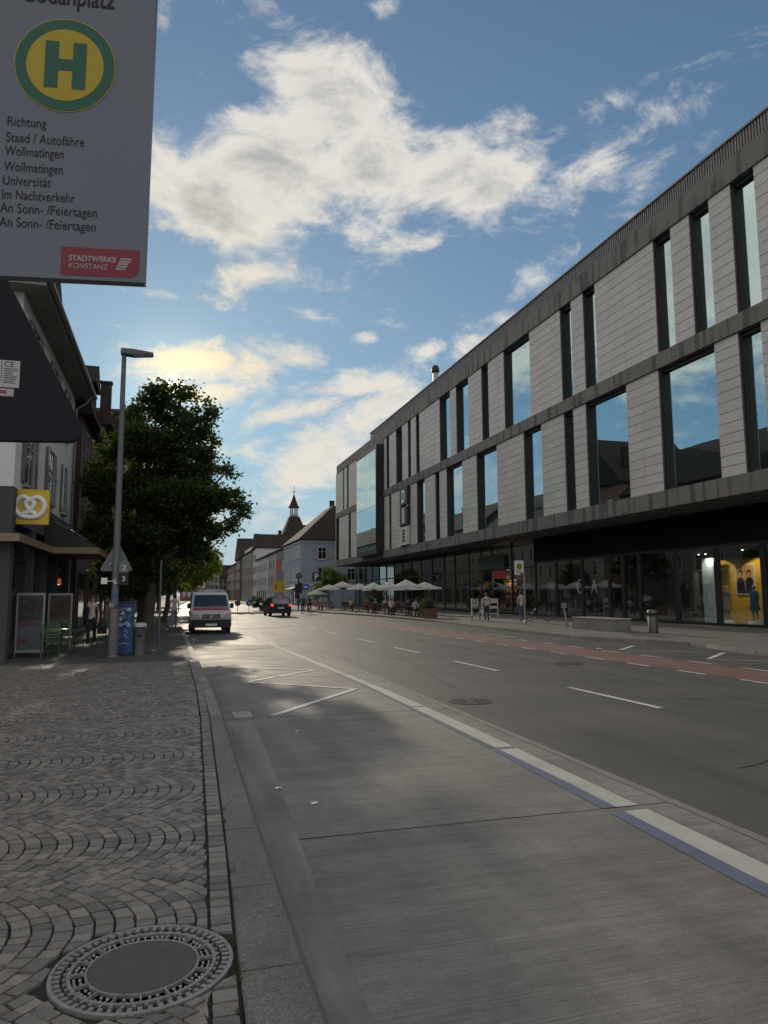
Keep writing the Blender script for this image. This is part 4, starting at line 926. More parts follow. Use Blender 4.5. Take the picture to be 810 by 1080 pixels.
# dark canopy panel at the upper left, on its own post
t = thing('canopy_panel', (-2.15, 6.0, 0), 'dark navy canopy panel with a sloping edge and certificate labels, below the stop sign', 'canopy')
poly = [(-.3, 2.80)]; poly += [(1.33, 2.863)]
for k in range(1, 7): a = -pi/2+ (pi/2+.45)*k/6; poly.append((1.33+.10*cos(a), 2.963+.10*sin(a)))
poly += [(.80, 4.21), (.35, 5.05), (-.3, 5.05)]
mb = MB(); mb.prism(poly, 0, .09, axis='y'); mb.build('panel', cloth('navy_canvas', (.009, .012, .018)), t)
mb = MB(); mb.tube([(-.2, .15, 0), (-.2, .15, 5.2)], .05, 12); mb.bar((-.2, .13, 4.9), (.4, .13, 4.9), .04, .06); mb.bar((-.2, .13, 3.2), (1.0, .13, 3.2), .04, .06); mb.build('post', M['postgrey'], t)
lbm = paint('label_grey', (.42, .42, .42), .5)
def on_panel(u0, u1, v0, v1, d, m_, par, nm): q = MB(); q.box(u0, u1, -d, -.0005, v0, v1); return q.build(nm, m_, par, fix=True)
lb_ = on_panel(.66, .965, 3.26, 3.475, .003, lbm, t, 'certificate_label'); lb_['label'] = 'pale label with a CE mark'
on_panel(.835, .839, 3.30, 3.47, .0036, paint('ink', (.03, .03, .035)), lb_, 'rule')
on_panel(.735, .82, 3.31, 3.40, .0036, MATS['paint_ink'], lb_, 'dark_patch')
q = MB(); q.prism([(.775, 3.33), (.805, 3.37), (.795, 3.392), (.775, 3.38), (.755, 3.392), (.745, 3.37)], -.0042, -.0037, axis='y'); q.build('red_emblem', paint('emblem_red', (.5, .03, .03)), lb_)
text('mark', 'CE', .058, MATS['paint_ink'], lb_, (.853, -.0035, 3.425), (1, 0, 0), (0, 0, 1), ext=.0005, bold=.0005)
q = MB(); rg = random.Random(2)
for k in range(9): q.box(.853, .853+rg.uniform(.06, .10), -.0036, -.0031, 3.405-k*.014, 3.411-k*.014)
for k in range(3): q.box(.70, .81, -.0036, -.0031, 3.45-k*.014, 3.456-k*.014)
q.build('small_print', MATS['paint_ink'], lb_)
l2 = on_panel(.64, .93, 3.19, 3.25, .003, paint('label_pink', (.42, .36, .37), .5), t, 'small_label'); q = MB(); q.box(.74, .88, -.004, -.0031, 3.21, 3.235); q.build('red_mark', paint('wine', (.20, .03, .06)), l2)
# ------------------------------------------------------------------ the bus stop sign overhead
az = radians(99.1); Rv = Vector((sin(az), cos(az), 0)); Nv = Vector((-Rv.y, Rv.x, 0))
if Nv.y > 0: Nv = -Nv
P0 = Vector((-.1013, 1.9781, 2.5))
t = thing('bus_stop_sign', (P0.x-.55*Rv.x, P0.y-.55*Rv.y, 0), 'large white bus stop sign overhead, shade put into its colours, with a green and yellow H emblem', 'sign')
offs = Vector(t.location)
def SP(u, v_, d=0.0): return P0 + Rv*u + Vector((0, 0, v_)) + Nv*d - offs
def sheet(pts, d0, d1, m_, par, nm):
    n = len(pts); q = MB(); q.add([SP(u, v_, d0) for u, v_ in pts]+[SP(u, v_, d1) for u, v_ in pts], [tuple(range(n)), tuple(range(2*n-1, n-1, -1))]+[(i, i+n, (i+1) % n+n, (i+1) % n) for i in range(n)])
    return q.build(nm, m_, par)
bd = sheet([(-.455, 0), (0.004, 0), (0.010, 1.02), (-.455, 1.02)], -.03, 0, mat('sign_board', (.130, .147, .190), .5, var=.04, scale=3), t, 'board')  # white board; its shade is put into the board and emblem colours
def disc(r, d0, d1, m_, nm, par, r0=0.0, c=(-.2275, .6205)):
    pts = [(c[0]+r*cos(2*pi*k/64), c[1]+r*1.04*sin(2*pi*k/64)) for k in range(64)]; return sheet(pts, d0, d1, m_, par, nm)
sy, sg = paint('emblem_yellow', (.40, .30, .012), .5), paint('emblem_green', (.0, .085, .05), .5)
em = disc(.135, .0006, .0014, sy, 'emblem', t); disc(.1325, .0016, .0020, sg, 'ring', em); disc(.103, .0022, .0026, sy, 'field', em)
cx, cy = -.2265, .6205
for pts in ([(cx-.055, cy-.071), (cx-.019, cy-.071), (cx-.019, cy+.069), (cx-.055, cy+.069)], [(cx+.019, cy-.071), (cx+.055, cy-.071), (cx+.055, cy+.069), (cx+.019, cy+.069)], [(cx-.0185, cy-.017), (cx+.0185, cy-.017), (cx+.0185, cy+.017), (cx-.0185, cy+.017)]): sheet(pts, .0028, .0034, sg, em, 'letter_stroke')
ink = paint('sign_ink', (.004, .005, .010), .7)
def stext(s, u, v_, size, xs, m_=None, par=None, bold=0.0, d=.0008, nm='text_line'): return text(nm, s, size, m_ or ink, par or t, SP(u, v_, d), Rv, (0, 0, 1), xs=xs, ext=.0002, bold=bold)
TX = [('Richtung', -.3725, .4295, .103), ('Staad / Autofähre', -.3725, .3825, .205), ('Wollmatingen', -.3725, .3435, .152), ('Wollmatingen', -.3725, .298, .152), ('Universität', -.3745, .2575, .125), ('Im Nachtverkehr', -.3755, .217, .190), ('An Sonn- /Feiertagen', -.376, .179, .250), ('An Sonn- /Feiertagen', -.376, .1385, .248)]
for s, u, v_, w in TX:
    ob = stext(s, 0, 0, .039, 1.0); xsz = max((c.co-SP(0, 0)).dot(Rv) for c in ob.data.vertices); bpy.data.objects.remove(ob)
    stext(s, u, v_, .039, w/xsz)
ob = stext('Bodanplatz', 0, 0, .078, 1.0, bold=.001); xsz = max((c.co-SP(0, 0)).dot(Rv) for c in ob.data.vertices); bpy.data.objects.remove(ob)
stext('Bodanplatz', -.345, .806, .078, .242/xsz, bold=.0012)
rp = [(-.2135, .0115), (-.035, .0115)]+[(-.035+.026*sin(a), .0375-.026*cos(a)) for a in (.4, .8, 1.2, 1.57)]+[(-.009, .0905), (-.2135, .0905)]
red = sheet(rp, .0006, .0012, paint('operator_red', (.20, .008, .028), .5), t, 'operator_panel')
lt = paint('lettering_pale', (.34, .31, .33), .5)
stext('STADTWERKE', -.1935, .0525, .0215, .90, lt, red, .0006, .0016, 'lettering'); stext('KONSTANZ', -.1935, .031, .0205, .92, lt, red, 0, .0016, 'lettering')
for k, (u0, u1, v0, v1) in enumerate(((-.060, -.030, .061, .066), (-.064, -.034, .053, .0585), (-.066, -.040, .0465, .0515), (-.070, -.042, .039, .0445), (-.072, -.046, .032, .0365))):
    sheet([(u0, v0), (u1, v0), (u1+.003, v1), (u0+.003, v1)], .0014, .0018, lt, red, 'logo_bar')
mb = MB(); a, b_ = SP(-.52, -2.5, -.02), SP(-.52, 1.1, -.02); mb.tube([a, b_], .038, 16); mb.build('pole', M['postgrey'], t)
mb = MB()
for v_ in (.15, .85): mb.bar(SP(-.53, v_, -.035), SP(-.40, v_, -.035), .03, .04)
mb.build('bracket', M['steel'], t)
# ------------------------------------------------------------------ street furniture, left
t = thing('street_lamp', (-1.50, 21.15, 0), 'tall grey street lamp with a flat head and stickers on its post', 'street lamp')
mb = MB(); mb.tube([(0, 0, 0), (0, 0, 1.25), (0, 0, 1.32), (0, 0, 8.6)], [.135, .135, .10, .062], 16); mb.lathe([(.17, 0), (.17, .03), (.14, .05)], n=16); mb.build('post', M['postgrey'], t)
mb = MB(); mb.prism([(-.09, -.1), (.25, -.12), (.80, -.06), (.80, 0), (.25, .06), (-.09, .06)], -.15, .15, axis='y'); hd = mb.build('lamp_head', M['postgrey'], t, xf=Matrix.Translation((0, 0, 8.62)), bevel=.015)
mb = MB(); mb.prism([(.26, -.126), (.76, -.070), (.76, -.078), (.26, -.134)], -.11, .11, axis='y'); mb.build('lamp_glass', paint('lamp_glass', (.5, .5, .48), .2), hd, xf=Matrix.Translation((0, 0, 8.62)))
rg = random.Random(8)
for k in range(13):
    z = rg.uniform(.9, 2.1); a = rg.uniform(-2.3, -.85); w, h_ = rg.uniform(.10, .22), rg.uniform(.04, .10); r = .125 if z < 1.3 else .104
    q = MB(); vs = []
    for v_ in (0, h_):
        for i in range(4): aa = a+w/r*(i/3-.5)*.7; vs.append(((r+.006)*cos(aa), (r+.006)*sin(aa), z+v_))
    q.add(vs, [(i, i+1, i+5, i+4) for i in range(3)]); q.build('sticker', paint(('sticker_white', 'sticker_grey', 'sticker_blue', 'sticker_dark')[k % 4], ((.6, .6, .6), (.3, .3, .32), (.05, .1, .3), (.05, .05, .06))[k % 4]), t, fix=False)
t = thing('triangle_sign', (-1.50, 21.32, 2.35), 'grey back of a triangular traffic sign on the lamp post', 'sign')
mb = MB()
tri = []
for cx_, cz, a0 in ((.36, .05, -pi/2), (0, .74, pi/6), (-.36, .05, 5*pi/6)):
    for k in range(5): a = a0+(2*pi/3)*k/4; tri.append((cx_+.055*cos(a), cz+.055*sin(a)))
mb.prism(tri, 0, .012, axis='y'); mb.build('panel', mat('sign_back', (.15, .165, .18), .5, metal=.3, var=.1), t)
for w_, z_ in ((.2, .2), (.12, .5)): mb = MB(); mb.bar((-w_, -.02, z_), (w_, -.02, z_), .03, .04); mb.build('clamp', M['steel'], t)
t = thing('number_plate_sign', (-1.50, 21.0, 1.98), 'two small dark plates with white numbers 2 and 3 on the lamp post', 'sign')
mb = MB(); mb.box(.09, .34, 0, .02, -.02, .30); mb.build('lower_plate', M['black'], t); mb = MB(); mb.box(.09, .34, 0, .02, .32, .6); mb.build('upper_plate', MATS['sign_back'], t); mb = MB(); mb.box(-.36, -.20, 0, .02, -.0, .17); mb.bar((-.2, .01, .08), (0, .01, .08), .02, .02); mb.build('white_plate', M['white'], t)
text('number', '2', .2, M['white'], t, (.17, -.004, .38), (1, 0, 0), (0, 0, 1), ext=.002); text('number', '3', .2, M['white'], t, (.17, -.004, .08), (1, 0, 0), (0, 0, 1), ext=.002)
t = thing('utility_cabinet', (-1.24, 21.65, 0), 'blue utility cabinet covered in graffiti and stickers', 'cabinet')
mb = MB(); mb.box(-.24, .24, -.2, .2, .06, 1.46); mb.build('body', mat('cabinet_blue', (.012, .045, .17), .5, var=.25, scale=6), t, bevel=.015)
mb = MB(); mb.box(-.26, .26, -.22, .22, 1.462, 1.51); mb.box(-.22, .22, -.18, .18, 0, .058); mb.build('lid', M['dark'], t)
rg = random.Random(4)
def scr(pts): q = MB(); q.tube([(x, -.203, z) for x, z in pts], .008, 5); q.build('graffiti_stroke', paint('spray_white', (.5, .52, .56)), t)
scr([(-.15, .45), (-.1, .62), (-.05, .48), (0, .6), (.06, .47)]); scr([(-.02, .66), (.05, .74), (.08, .63), (.0, .56), (.12, .5)]); scr([(-.12, .95), (0, 1.1), (.1, .98), (.15, 1.15)]); scr([(-.18, 1.25), (.02, 1.32), (.16, 1.22)]); scr([(-.16, .3), (.0, .36), (.14, .32)])
for k in range(9): mb = MB(); x, z = rg.uniform(-.2, .1), rg.uniform(.75, 1.35); mb.box(x, x+rg.uniform(.05, .12), -.2035-k*.0004, -.2, z, z+rg.uniform(.04, .1)); mb.build('sticker', paint('sticker_pale', (.35, .4, .5)), t)
t = thing('litter_bin', (-.86, 21.75, 0), 'grey round litter bin with a pale rim right beside the blue cabinet', 'bin'); mb = MB(); mb.lathe([(.17, 0), (.17, .72), (.19, .74)], n=24); mb.build('body', mat('bin_grey', (.13, .13, .125), .6, var=.15), t); mb = MB(); mb.lathe([(.205, .78), (.205, .86), (.13, .9), (.12, .86)], n=24); mb.tube([(.18, 0, .72), (.18, 0, .8)], .012, 6); mb.tube([(-.18, 0, .72), (-.18, 0, .8)], .012, 6); mb.build('rim', paint('rim_pale', (.45, .44, .40)), t); mb = MB(); mb.ball((.02, -.175, .55), (.06, .02, .05), 10, 6); mb.build('badge', M['black'], t)
t = thing('slim_post', (-.35, 24.05, 0), 'slim dark bare post standing between the bin and the kerb', 'post'); mb = MB(); mb.tube([(0, 0, 0), (0, 0, 2.75)], .035, 10); mb.lathe([(.04, 2.75), (.045, 2.77), (0, 2.8)], n=10); mb.lathe([(.09, 0), (.09, .02), (.05, .04)], n=12); mb.build('pole', M['postgrey'], t)
# green cafe chairs and table by the bakery
def chair_mesh_parts(t, m_):
    mb = MB()
    for k in range(7): mb.bar((-.2, -.19+k*.063, .45), (.2, -.19+k*.063, .45), .045, .018)
    mb.build('seat', m_, t)
    mb = MB(); mb.tube([(-.21, .2, .45), (-.22, .27, .88), (-.12, .285, .93), (.12, .285, .93), (.22, .27, .88), (.21, .2, .45)], .014, 6)
    for k in range(5): mb.bar((-.205, .212+k*.012, .55+k*.075), (.205, .212+k*.012, .55+k*.075), .012, .03)
    mb.build('backrest', m_, t)
    for sx in (-1, 1):
        for sy in (-1, 1): mb = MB(); mb.tube([(sx*.2, sy*.2, .45), (sx*.23, sy*.24, 0)], .013, 6); mb.build('leg', m_, t)
    mb = MB()
    for sx in (-1, 1): mb.tube([(sx*.22, -.2, .45), (sx*.24, -.2, .66), (sx*.24, .2, .66)], .012, 6)
    mb.build('armrest', m_, t)
green = paint('chair_green', (.035, .13, .04), .45)
ch = thing('garden_chair', (-3.15, 21.6, 0), 'green slatted garden chair with its back to the street, nearest of the bakery chairs', 'chair', rz=3.3, group='green chairs outside the bakery'); chair_mesh_parts(ch, green)
dup(ch, (-3.05, 23.5, 0), .6, 'green slatted garden chair half hidden behind the small table'); dup(ch, (-2.75, 22.9, 0), 2.2, 'green slatted garden chair on the walkway side of the small table')
t = thing('cafe_table', (-3.15, 22.4, 0), 'small cafe table with a pale brown top between the green chairs', 'table'); mb = MB(); mb.lathe([(0, .70), (.36, .70), (.37, .715), (.36, .73), (0, .73)], n=24); mb.build('tabletop', paint('beech', (.32, .22, .13)), t)
for k in range(3): a = 2*pi*k/3; mb = MB(); mb.tube([(.25*cos(a), .25*sin(a), .7), (.05*cos(a), .05*sin(a), .4), (.28*cos(a), .28*sin(a), 0)], .012, 6); mb.build('leg', green, t)
def aframe(loc, lb, tint, rz):
    t = thing('pavement_poster', loc, lb, 'poster stand', rz=rz, group='poster stands outside the shops')
    mb = MB(); w, h_ = .36, 1.35
    mb.box(-w, -w+.05, -.04, .02, .12, h_+.4); mb.box(w-.05, w, -.04, .02, .12, h_+.4); mb.box(-w+.05, w-.05, -.04, .02, h_+.33, h_+.4); mb.box(-w+.05, w-.05, -.04, .02, .12, .2); mb.bar((-w+.03, .0, .14), (-w+.03, -.25, .02), .04, .04); mb.bar((w-.03, .0, .14), (w-.03, -.25, .02), .04, .04); mb.bar((-w+.03, .0, .14), (-w+.03, .25, .02), .04, .04); mb.bar((w-.03, .0, .14), (w-.03, .25, .02), .04, .04); mb.build('frame', M['steel'], t)
    mb = MB(); mb.box(-w+.05, w-.05, -.03, 0, .2, .98); pa = mb.build('lower_print', paint('poster_pale', (.10, .12, .14)), t); mb = MB(); mb.box(-w+.05, w-.05, -.03, 0, .98, h_+.33); mb.build('upper_print', mat('poster_photo'+str(tint), (.06, .04, .035) if tint else (.04, .04, .05), .4, var=.8, scale=5), t)
    for x0_, x1_, z0_, z1_ in ((-.26, .26, .86, .97), (-.28, -.05, .35, .5)): mb = MB(); mb.box(x0_, x1_, -.034, -.031, z0_, z1_); mb.build('print_band', paint('poster_pink', (.14, .05, .06)), t)
aframe((-3.42, 25.2, 0), 'tall poster stand with pink band between the walker and the cafe table', 1, .05)
aframe((-3.72, 21.9, 0), 'darker poster stand further left in front of the shop window', 0, .05)
# ------------------------------------------------------------------ street furniture, right
t = thing('concrete_bench', (19.2, 29.4, 0), 'long low concrete block bench on the pavement before the letter window', 'bench')
mb = MB(); mb.box(-.5, .5, -1.55, 1.75, 0, .50); mb.build('block', mat('bench_concrete', (.22, .21, .195), .8, var=.15, scale=2, bump=.15, stain=((1.5, 1.5, .4), .5, .75, .7)), t, bevel=.012)
mb = MB(); mb.box(-.53, .53, -1.58, 1.78, .502, .56); mb.build('seat', mat('bench_slab', (.30, .29, .27), .6, var=.12, scale=2), t, bevel=.01)
t = thing('waste_bin', (19.45, 26.0, 0), 'dark grey cylindrical waste bin with a domed top beside the concrete bench', 'bin')
mb = MB(); mb.lathe([(.20, 0), (.205, .68), (.19, .70)], n=28); mb.build('body', mat('bin_metal', (.10, .095, .09), .45, metal=.4, var=.15), t)
mb = MB(); mb.lathe([(.215, .84), (.215, .92), (.17, .985), (.08, 1.0), (0, 1.0)], n=28); mb.tube([(.18, .05, .68), (.18, .05, .86)], .02, 6); mb.tube([(-.18, .05, .68), (-.18, .05, .86)], .02, 6); mb.tube([(0, .19, .68), (0, .19, .86)], .05, 6); mb.build('hood', MATS['bin_metal'], t)
mb = MB(); mb.lathe([(.19, .701), (.14, .66), (0, .66)], n=24); mb.build('opening', M['black'], t)
t = thing('leaning_post', (19.4, 32.8, 0), 'short leaning grey post with a small square head on the far pavement', 'post'); mb = MB(); mb.tube([(0, 0, 0), (-.12, .05, .95)], .05, 10); mb.build('pole', M['steel'], t); mb = MB(); mb.box(-.24, -.02, -.06, .14, .93, 1.22); mb.build('head', M['steel'], t, bevel=.02)
t = thing('stop_flag', (18.55, 35.7, 0), 'small white stop sign with a yellow and green emblem on a pole across the road', 'sign')
mb = MB(); mb.tube([(0, 0, 0), (0, 0, 2.75)], .045, 10); mb.lathe([(.09, 0), (.09, .25), (.05, .27)], n=12); mb.build('pole', M['steel'], t)
mb = MB(); mb.box(-.56, -.02, -.02, .02, 2.72, 3.5); b_ = mb.build('panel', paint('panel_white', (.62, .62, .62)), t)
mb = MB(); mb.lathe([(0, -.022), (.17, -.022)], (-.29, 0, 3.17), 24, axis='y', sm=False); e_ = mb.build('emblem', sy, b_, fix=False); mb = MB(); mb.lathe([(.11, -.024), (.15, -.024)], (-.29, 0, 3.17), 24, axis='y', sm=False); mb.box(-.35, -.32, -.026, -.023, 3.10, 3.24); mb.box(-.26, -.23, -.026, -.023, 3.10, 3.24); mb.box(-.32, -.26, -.026, -.023, 3.155, 3.185); mb.build('ring', sg, b_, fix=False)
mb = MB(); mb.box(-.24, -.03, -.025, -.021, 2.73, 2.82); mb.build('operator_panel', MATS['paint_operator_red'], b_); mb = MB()
for k in range(4): mb.box(-.5, -.2+.05*(k % 2), -.024, -.021, 2.96-k*.045, 2.975-k*.045)
mb.build('text_line', ink, b_)
# ------------------------------------------------------------------ people
def person(loc, rz, label, top, legs, hair, pose='stand', h=1.72, shoes=None, step=.0, lean=0.0, arms=None, group=None, skirt=False, name='person'):
    t = thing(name, loc, label, 'person', rz=rz, group=group)
    k = h/1.72
    V = {}; E = []
    def add(n, p, r, par=None, tg='top'):
        V[n] = (Vector(p)*k, r*k, tg)
        if par: E.append((par, n, tg))
    sit = pose in ('sit', 'cycle')
    pz = {'stand': .93, 'sit': .52, 'cycle': 1.02}[pose]
    ly = {'stand': -lean, 'sit': -.03-lean, 'cycle': -.30}[pose]
    tz = {'stand': .0, 'sit': 0, 'cycle': -.10}[pose]
    add('pelvis', (0, 0, pz), .135, None, 'legs')
    add('waist', (0, ly*.3, pz+.20), .118, 'pelvis', 'top'); add('chest', (0, ly*.75, pz+.38+tz*.6), .135, 'waist', 'top')
    add('collar', (0, ly, pz+.50+tz), .085, 'chest', 'top'); add('neck', (0, ly-.01, pz+.575+tz), .052, 'collar', 'skin')
    add('jaw', (0, ly-.035, pz+.635+tz), .070, 'neck', 'skin'); add('head', (0, ly-.02, pz+.70+tz), .092, 'jaw', 'skin'); add('crown', (0, ly-.005, pz+.765+tz), .060, 'head', 'skin')
    for s, q in ((-1, 'l'), (1, 'r')):
        sh = Vector((s*.175, ly*.9, pz+.475+tz))
        add('sh'+q, sh, .062, 'collar', 'top')
        if arms and q in arms: el, wr = arms[q]
        elif pose == 'sit': el, wr = (s*.23, ly-.08, pz+.22), (s*.14, ly-.32, pz+.22)
        elif pose == 'cycle': el, wr = (s*.24, ly-.16, pz+.22), (s*.25, ly-.40, pz+.10)
        else: el, wr = (s*.215, ly+.03-s*step*.25, pz+.20), (s*.20, ly-.05-s*step*.6, pz-.04)
        add('el'+q, el, .044, 'sh'+q, 'top'); add('wr'+q, wr, .030, 'el'+q, 'top')
        el, wr = Vector(el), Vector(wr); d = (wr-el).normalized(); add('palm'+q, wr+d*.07, .034, 'wr'+q, 'skin')
        side = Vector((0, 1, 0)) if abs(d.y) < .7 else Vector((1, 0, 0))
        for i, (o_, l_) in enumerate(((-.032, .075), (-.011, .09), (.011, .085), (.030, .065))):
            a_ = wr+d*.10+side*o_; add(f'f{i}a'+q, a_, .011, 'palm'+q, 'skin'); add(f'f{i}b'+q, a_+d*l_*.6+Vector((-s*.012, 0, 0)), .009, f'f{i}a'+q, 'skin'); add(f'f{i}c'+q, a_+d*l_+Vector((-s*.028, 0, 0)), .008, f'f{i}b'+q, 'skin')
        th = wr+d*.045+side*-.04; add('ta'+q, th, .012, 'palm'+q, 'skin'); add('tb'+q, th+d*.045+side*-.02, .010, 'ta'+q, 'skin')
        hip = (s*.088, 0, pz-.05); add('hip'+q, hip, .095, 'pelvis', 'legs')
        if pose == 'sit': kn, an = (s*.11, -.44, pz-.03), (s*.11, -.42, .09)
        elif pose == 'cycle': kn, an = (s*.10, -.36, pz-.20-.16*(s > 0)), (s*.11, -.12-.08*(s > 0), .50-.22*(s > 0)+.05)
        else: kn, an = (s*.095, -.03+s*step*.5, .50), (s*.10, .03+s*step*.95+(.04 if step else 0), .085+(.05 if s*step > 0 else 0))
        add('kn'+q, kn, .066, 'hip'+q, 'legs'); add('an'+q, an, .045, 'kn'+q, 'legs')
        an = Vector(an); add('ft'+q, an+Vector((0, -.13, -.05)), .040, 'an'+q, 'shoe'); add('toe'+q, an+Vector((0, -.19, -.055)), .028, 'ft'+q, 'shoe')
    names = list(V); me = bpy.data.meshes.new('body'); me.from_pydata([V[n][0] for n in names], [(names.index(a), names.index(b_)) for a, b_, _ in E], [])
    ob = bpy.data.objects.new('tmp_body', me); COL.objects.link(ob); sk = ob.modifiers.new('s', 'SKIN'); sk.use_smooth_shade = True
    for i, n in enumerate(names): me.skin_vertices[0].data[i].radius = (V[n][1], V[n][1]*(.72 if n in ('chest', 'waist', 'pelvis') else 1)); me.skin_vertices[0].data[i].use_root = (i == 0)
    su = ob.modifiers.new('u', 'SUBSURF'); su.levels = su.render_levels = 1
    bpy.context.view_layer.update()
    m2 = bpy.data.meshes.new_from_object(ob.evaluated_get(bpy.context.evaluated_depsgraph_get())); bpy.data.objects.remove(ob)
    mats = {'top': cloth(*top), 'legs': cloth(*legs), 'skin': M['skin'], 'shoe': shoes or cloth('shoe_dark', (.03, .03, .03))}; keys = list(mats)
    m2.materials.clear()
    for kk in keys: m2.materials.append(mats[kk])
    segs = [(V[a][0], V[b_][0], tg) for a, b_, tg in E]
    for p in m2.polygons:
        c = p.center; best = None
        for a, b_, tg in segs:
            d = b_-a; u = max(0, min(1, (c-a).dot(d)/max(1e-9, d.length_squared))); q = (a+d*u-c).length_squared
            if best is None or q < best[0]: best = (q, tg)
        p.material_index = keys.index(best[1]); p.use_smooth = True
    m2.name = 'body'; bo = bpy.data.objects.new('body', m2); COL.objects.link(bo); bo.parent = t
    hc = V['head'][0]; mb = MB(); mb.ball((hc.x, hc.y+.022*k, hc.z+.030*k), (.098*k, .108*k, .098*k), 14, 8)
    if hair[1] == 'long': mb.ball((hc.x, hc.y+.06*k, hc.z-.08*k), (.095*k, .06*k, .16*k), 12, 8)
    mb.build('hair', M[hair[0]], t)
    mb = MB(); fy = hc.y-.092*k
    mb.prism([(hc.x-.014*k, hc.z-.03*k), (hc.x+.014*k, hc.z-.03*k), (hc.x+.006*k, hc.z+.012*k), (hc.x-.006*k, hc.z+.012*k)], fy-.022*k, fy+.03*k, axis='y')
    mb.build('nose', M['skin'], t)
    mb = MB()
    for s in (-1, 1): mb.ball((hc.x+s*.033*k, fy+.008*k, hc.z+.012*k), (.012*k, .010*k, .007*k), 8, 5)
    mb.build('eye', M['black'], t); mb = MB(); mb.ball((hc.x, fy+.012*k, hc.z-.058*k), (.024*k, .010*k, .007*k), 8, 5); mb.build('mouth', mat('lips', (.35, .12, .10), .5), t)
    mb = MB()
    for s in (-1, 1): mb.ball((hc.x+s*.094*k, hc.y+.008*k, hc.z-.01*k), (.014*k, .024*k, .034*k), 8, 6)
    mb.build('ear', M['skin'], t)
    if skirt: pass
    return t, V
wk, VV = person((-2.5, 25.6, 0), .05, 'woman in a pale pink top, open dark cardigan and dark trousers walking toward us', ('pink', (.55, .42, .40)), ('navy', (.02, .022, .035)), ('hair_brown', 'long'), step=.16, shoes=paint('white_shoe', (.6, .6, .6)), h=1.66)
mb = MB()
for s in (-1, 1): mb.tube([(s*.09, .02, 1.36), (s*.20, .02, 1.35), (s*.235, .02, 1.08), (s*.25, -.02, .92)], [.075, .08, .066, .05], 10); mb.tube([(s*.135, .03, 1.34), (s*.15, .02, 1.1), (s*.16, .02, .72)], [.07, .075, .08], 10)
mb.build('cardigan', cloth('dark_knit', (.015, .015, .02)), wk)
t = thing('handbag', (-2.17, 25.55, .42), 'small dark handbag hanging from the hand of the walking woman', 'bag'); mb = MB(); mb.prism([(-.16, 0), (.16, 0), (.13, .26), (-.13, .26)], -.06, .06, axis='y'); mb.build('bag_body', cloth('leather_dark', (.02, .02, .03)), t, bevel=.015); mb = MB(); mb.tube([(-.10, 0, .25), (-.07, 0, .42), (.07, 0, .42), (.10, 0, .25)], .012, 6); mb.build('strap', cloth('leather_dark', (.02, .02, .03)), t)
person((.15, 38.4, 0), 3.3, 'person in white top and pale blue trousers walking away near the van', ('white', (.6, .6, .62)), ('paleblue', (.30, .36, .48)), ('hair_dark', 'short'), step=.14)
pa, VV = person((19.0, 41.7, 0), 2.75, 'person in a pale pink shirt and dark jeans pushing a pram', ('shirt_pink', (.45, .34, .31)), ('darkjeans', (.02, .028, .055)), ('hair_dark', 'short'), step=.08, arms={'l': ((-.22, -.16, 1.13), (-.2, -.42, 1.05)), 'r': ((.22, -.16, 1.13), (.2, -.42, 1.05))}, h=1.74)
person((20.3, 39.5, 0), 2.9, 'person in a beige shirt and blue jeans walking away beside the stop pole', ('beige', (.42, .37, .30)), ('jeans', (.05, .09, .16)), ('hair_dark', 'short'), step=.12, h=1.82)
# pram
t = thing('pram', (18.55, 42.35, 0), 'dark pram with a pale hood pushed by the person in the pink shirt', 'pram', rz=2.75)
mb = MB(); vs = []
for j, (z, w, l_) in enumerate(((.5, .14, .28), (.62, .2, .38), (.78, .22, .42))): vs += [(w*cos(2*pi*k/16), l_*sin(2*pi*k/16)-.1, z) for k in range(16)]
mb.add(vs, [(i*16+k, i*16+(k+1) % 16, (i+1)*16+(k+1) % 16, (i+1)*16+k) for i in range(2) for k in range(16)]+[tuple(range(16))], 0, True); mb.build('basket', cloth('pram_black', (.02, .02, .022)), t)
mb = MB(); mb.ball((0, -.28, .80), (.22, .24, .26), 14, 8); mb.build('hood', cloth('pram_grey', (.22, .21, .2)), t)
mb = MB(); mb.tube([(-.2, .3, 1.02), (.2, .3, 1.02)], .016, 8); mb.tube([(-.2, .3, 1.02), (-.22, -.42, .2)], .014, 8); mb.tube([(.2, .3, 1.02), (.22, -.42, .2)], .014, 8); mb.tube([(-.22, .18, .2), (-.16, -.1, .52)], .014, 8); mb.tube([(.22, .18, .2), (.16, -.1, .52)], .014, 8); mb.build('frame', M['steel'], t)
for sx in (-1, 1):
    for y in (-.42, .2): mb = MB(); mb.lathe([(.10, -.02), (.14, -.02), (.14, .02), (.10, .02), (.02, .01)], (sx*.25, y, .14), 16, axis='x'); mb.build('wheel', M['rubber'], t)
# mannequins in the shop window
for (x, y, lb, topc) in ((28.05, 29.45, 'pale mannequin in a teal dress nearest the right edge of the yellow window', ('teal', (.02, .10, .11))), (28.05, 31.35, 'pale mannequin in a patterned light dress on the left of the yellow window', ('dusty', (.28, .22, .24)))):
    m_, VV = person((x, y, .28), -pi/2+.2, lb, topc, topc, ('skin', 'short'), h=1.74, shoes=M['skin'], name='mannequin'); m_['category'] = 'mannequin'
    mb = MB(); mb.lathe([(.35, -.26), (.35, -.02), (0, -.02)], n=24); mb.build('plinth', M['white'], m_)
    mb = MB(); mb.lathe([(.15, 1.25), (.155, 1.0), (.24, .62), (.26, .52)], n=18); mb.build('dress', cloth(*topc), m_)
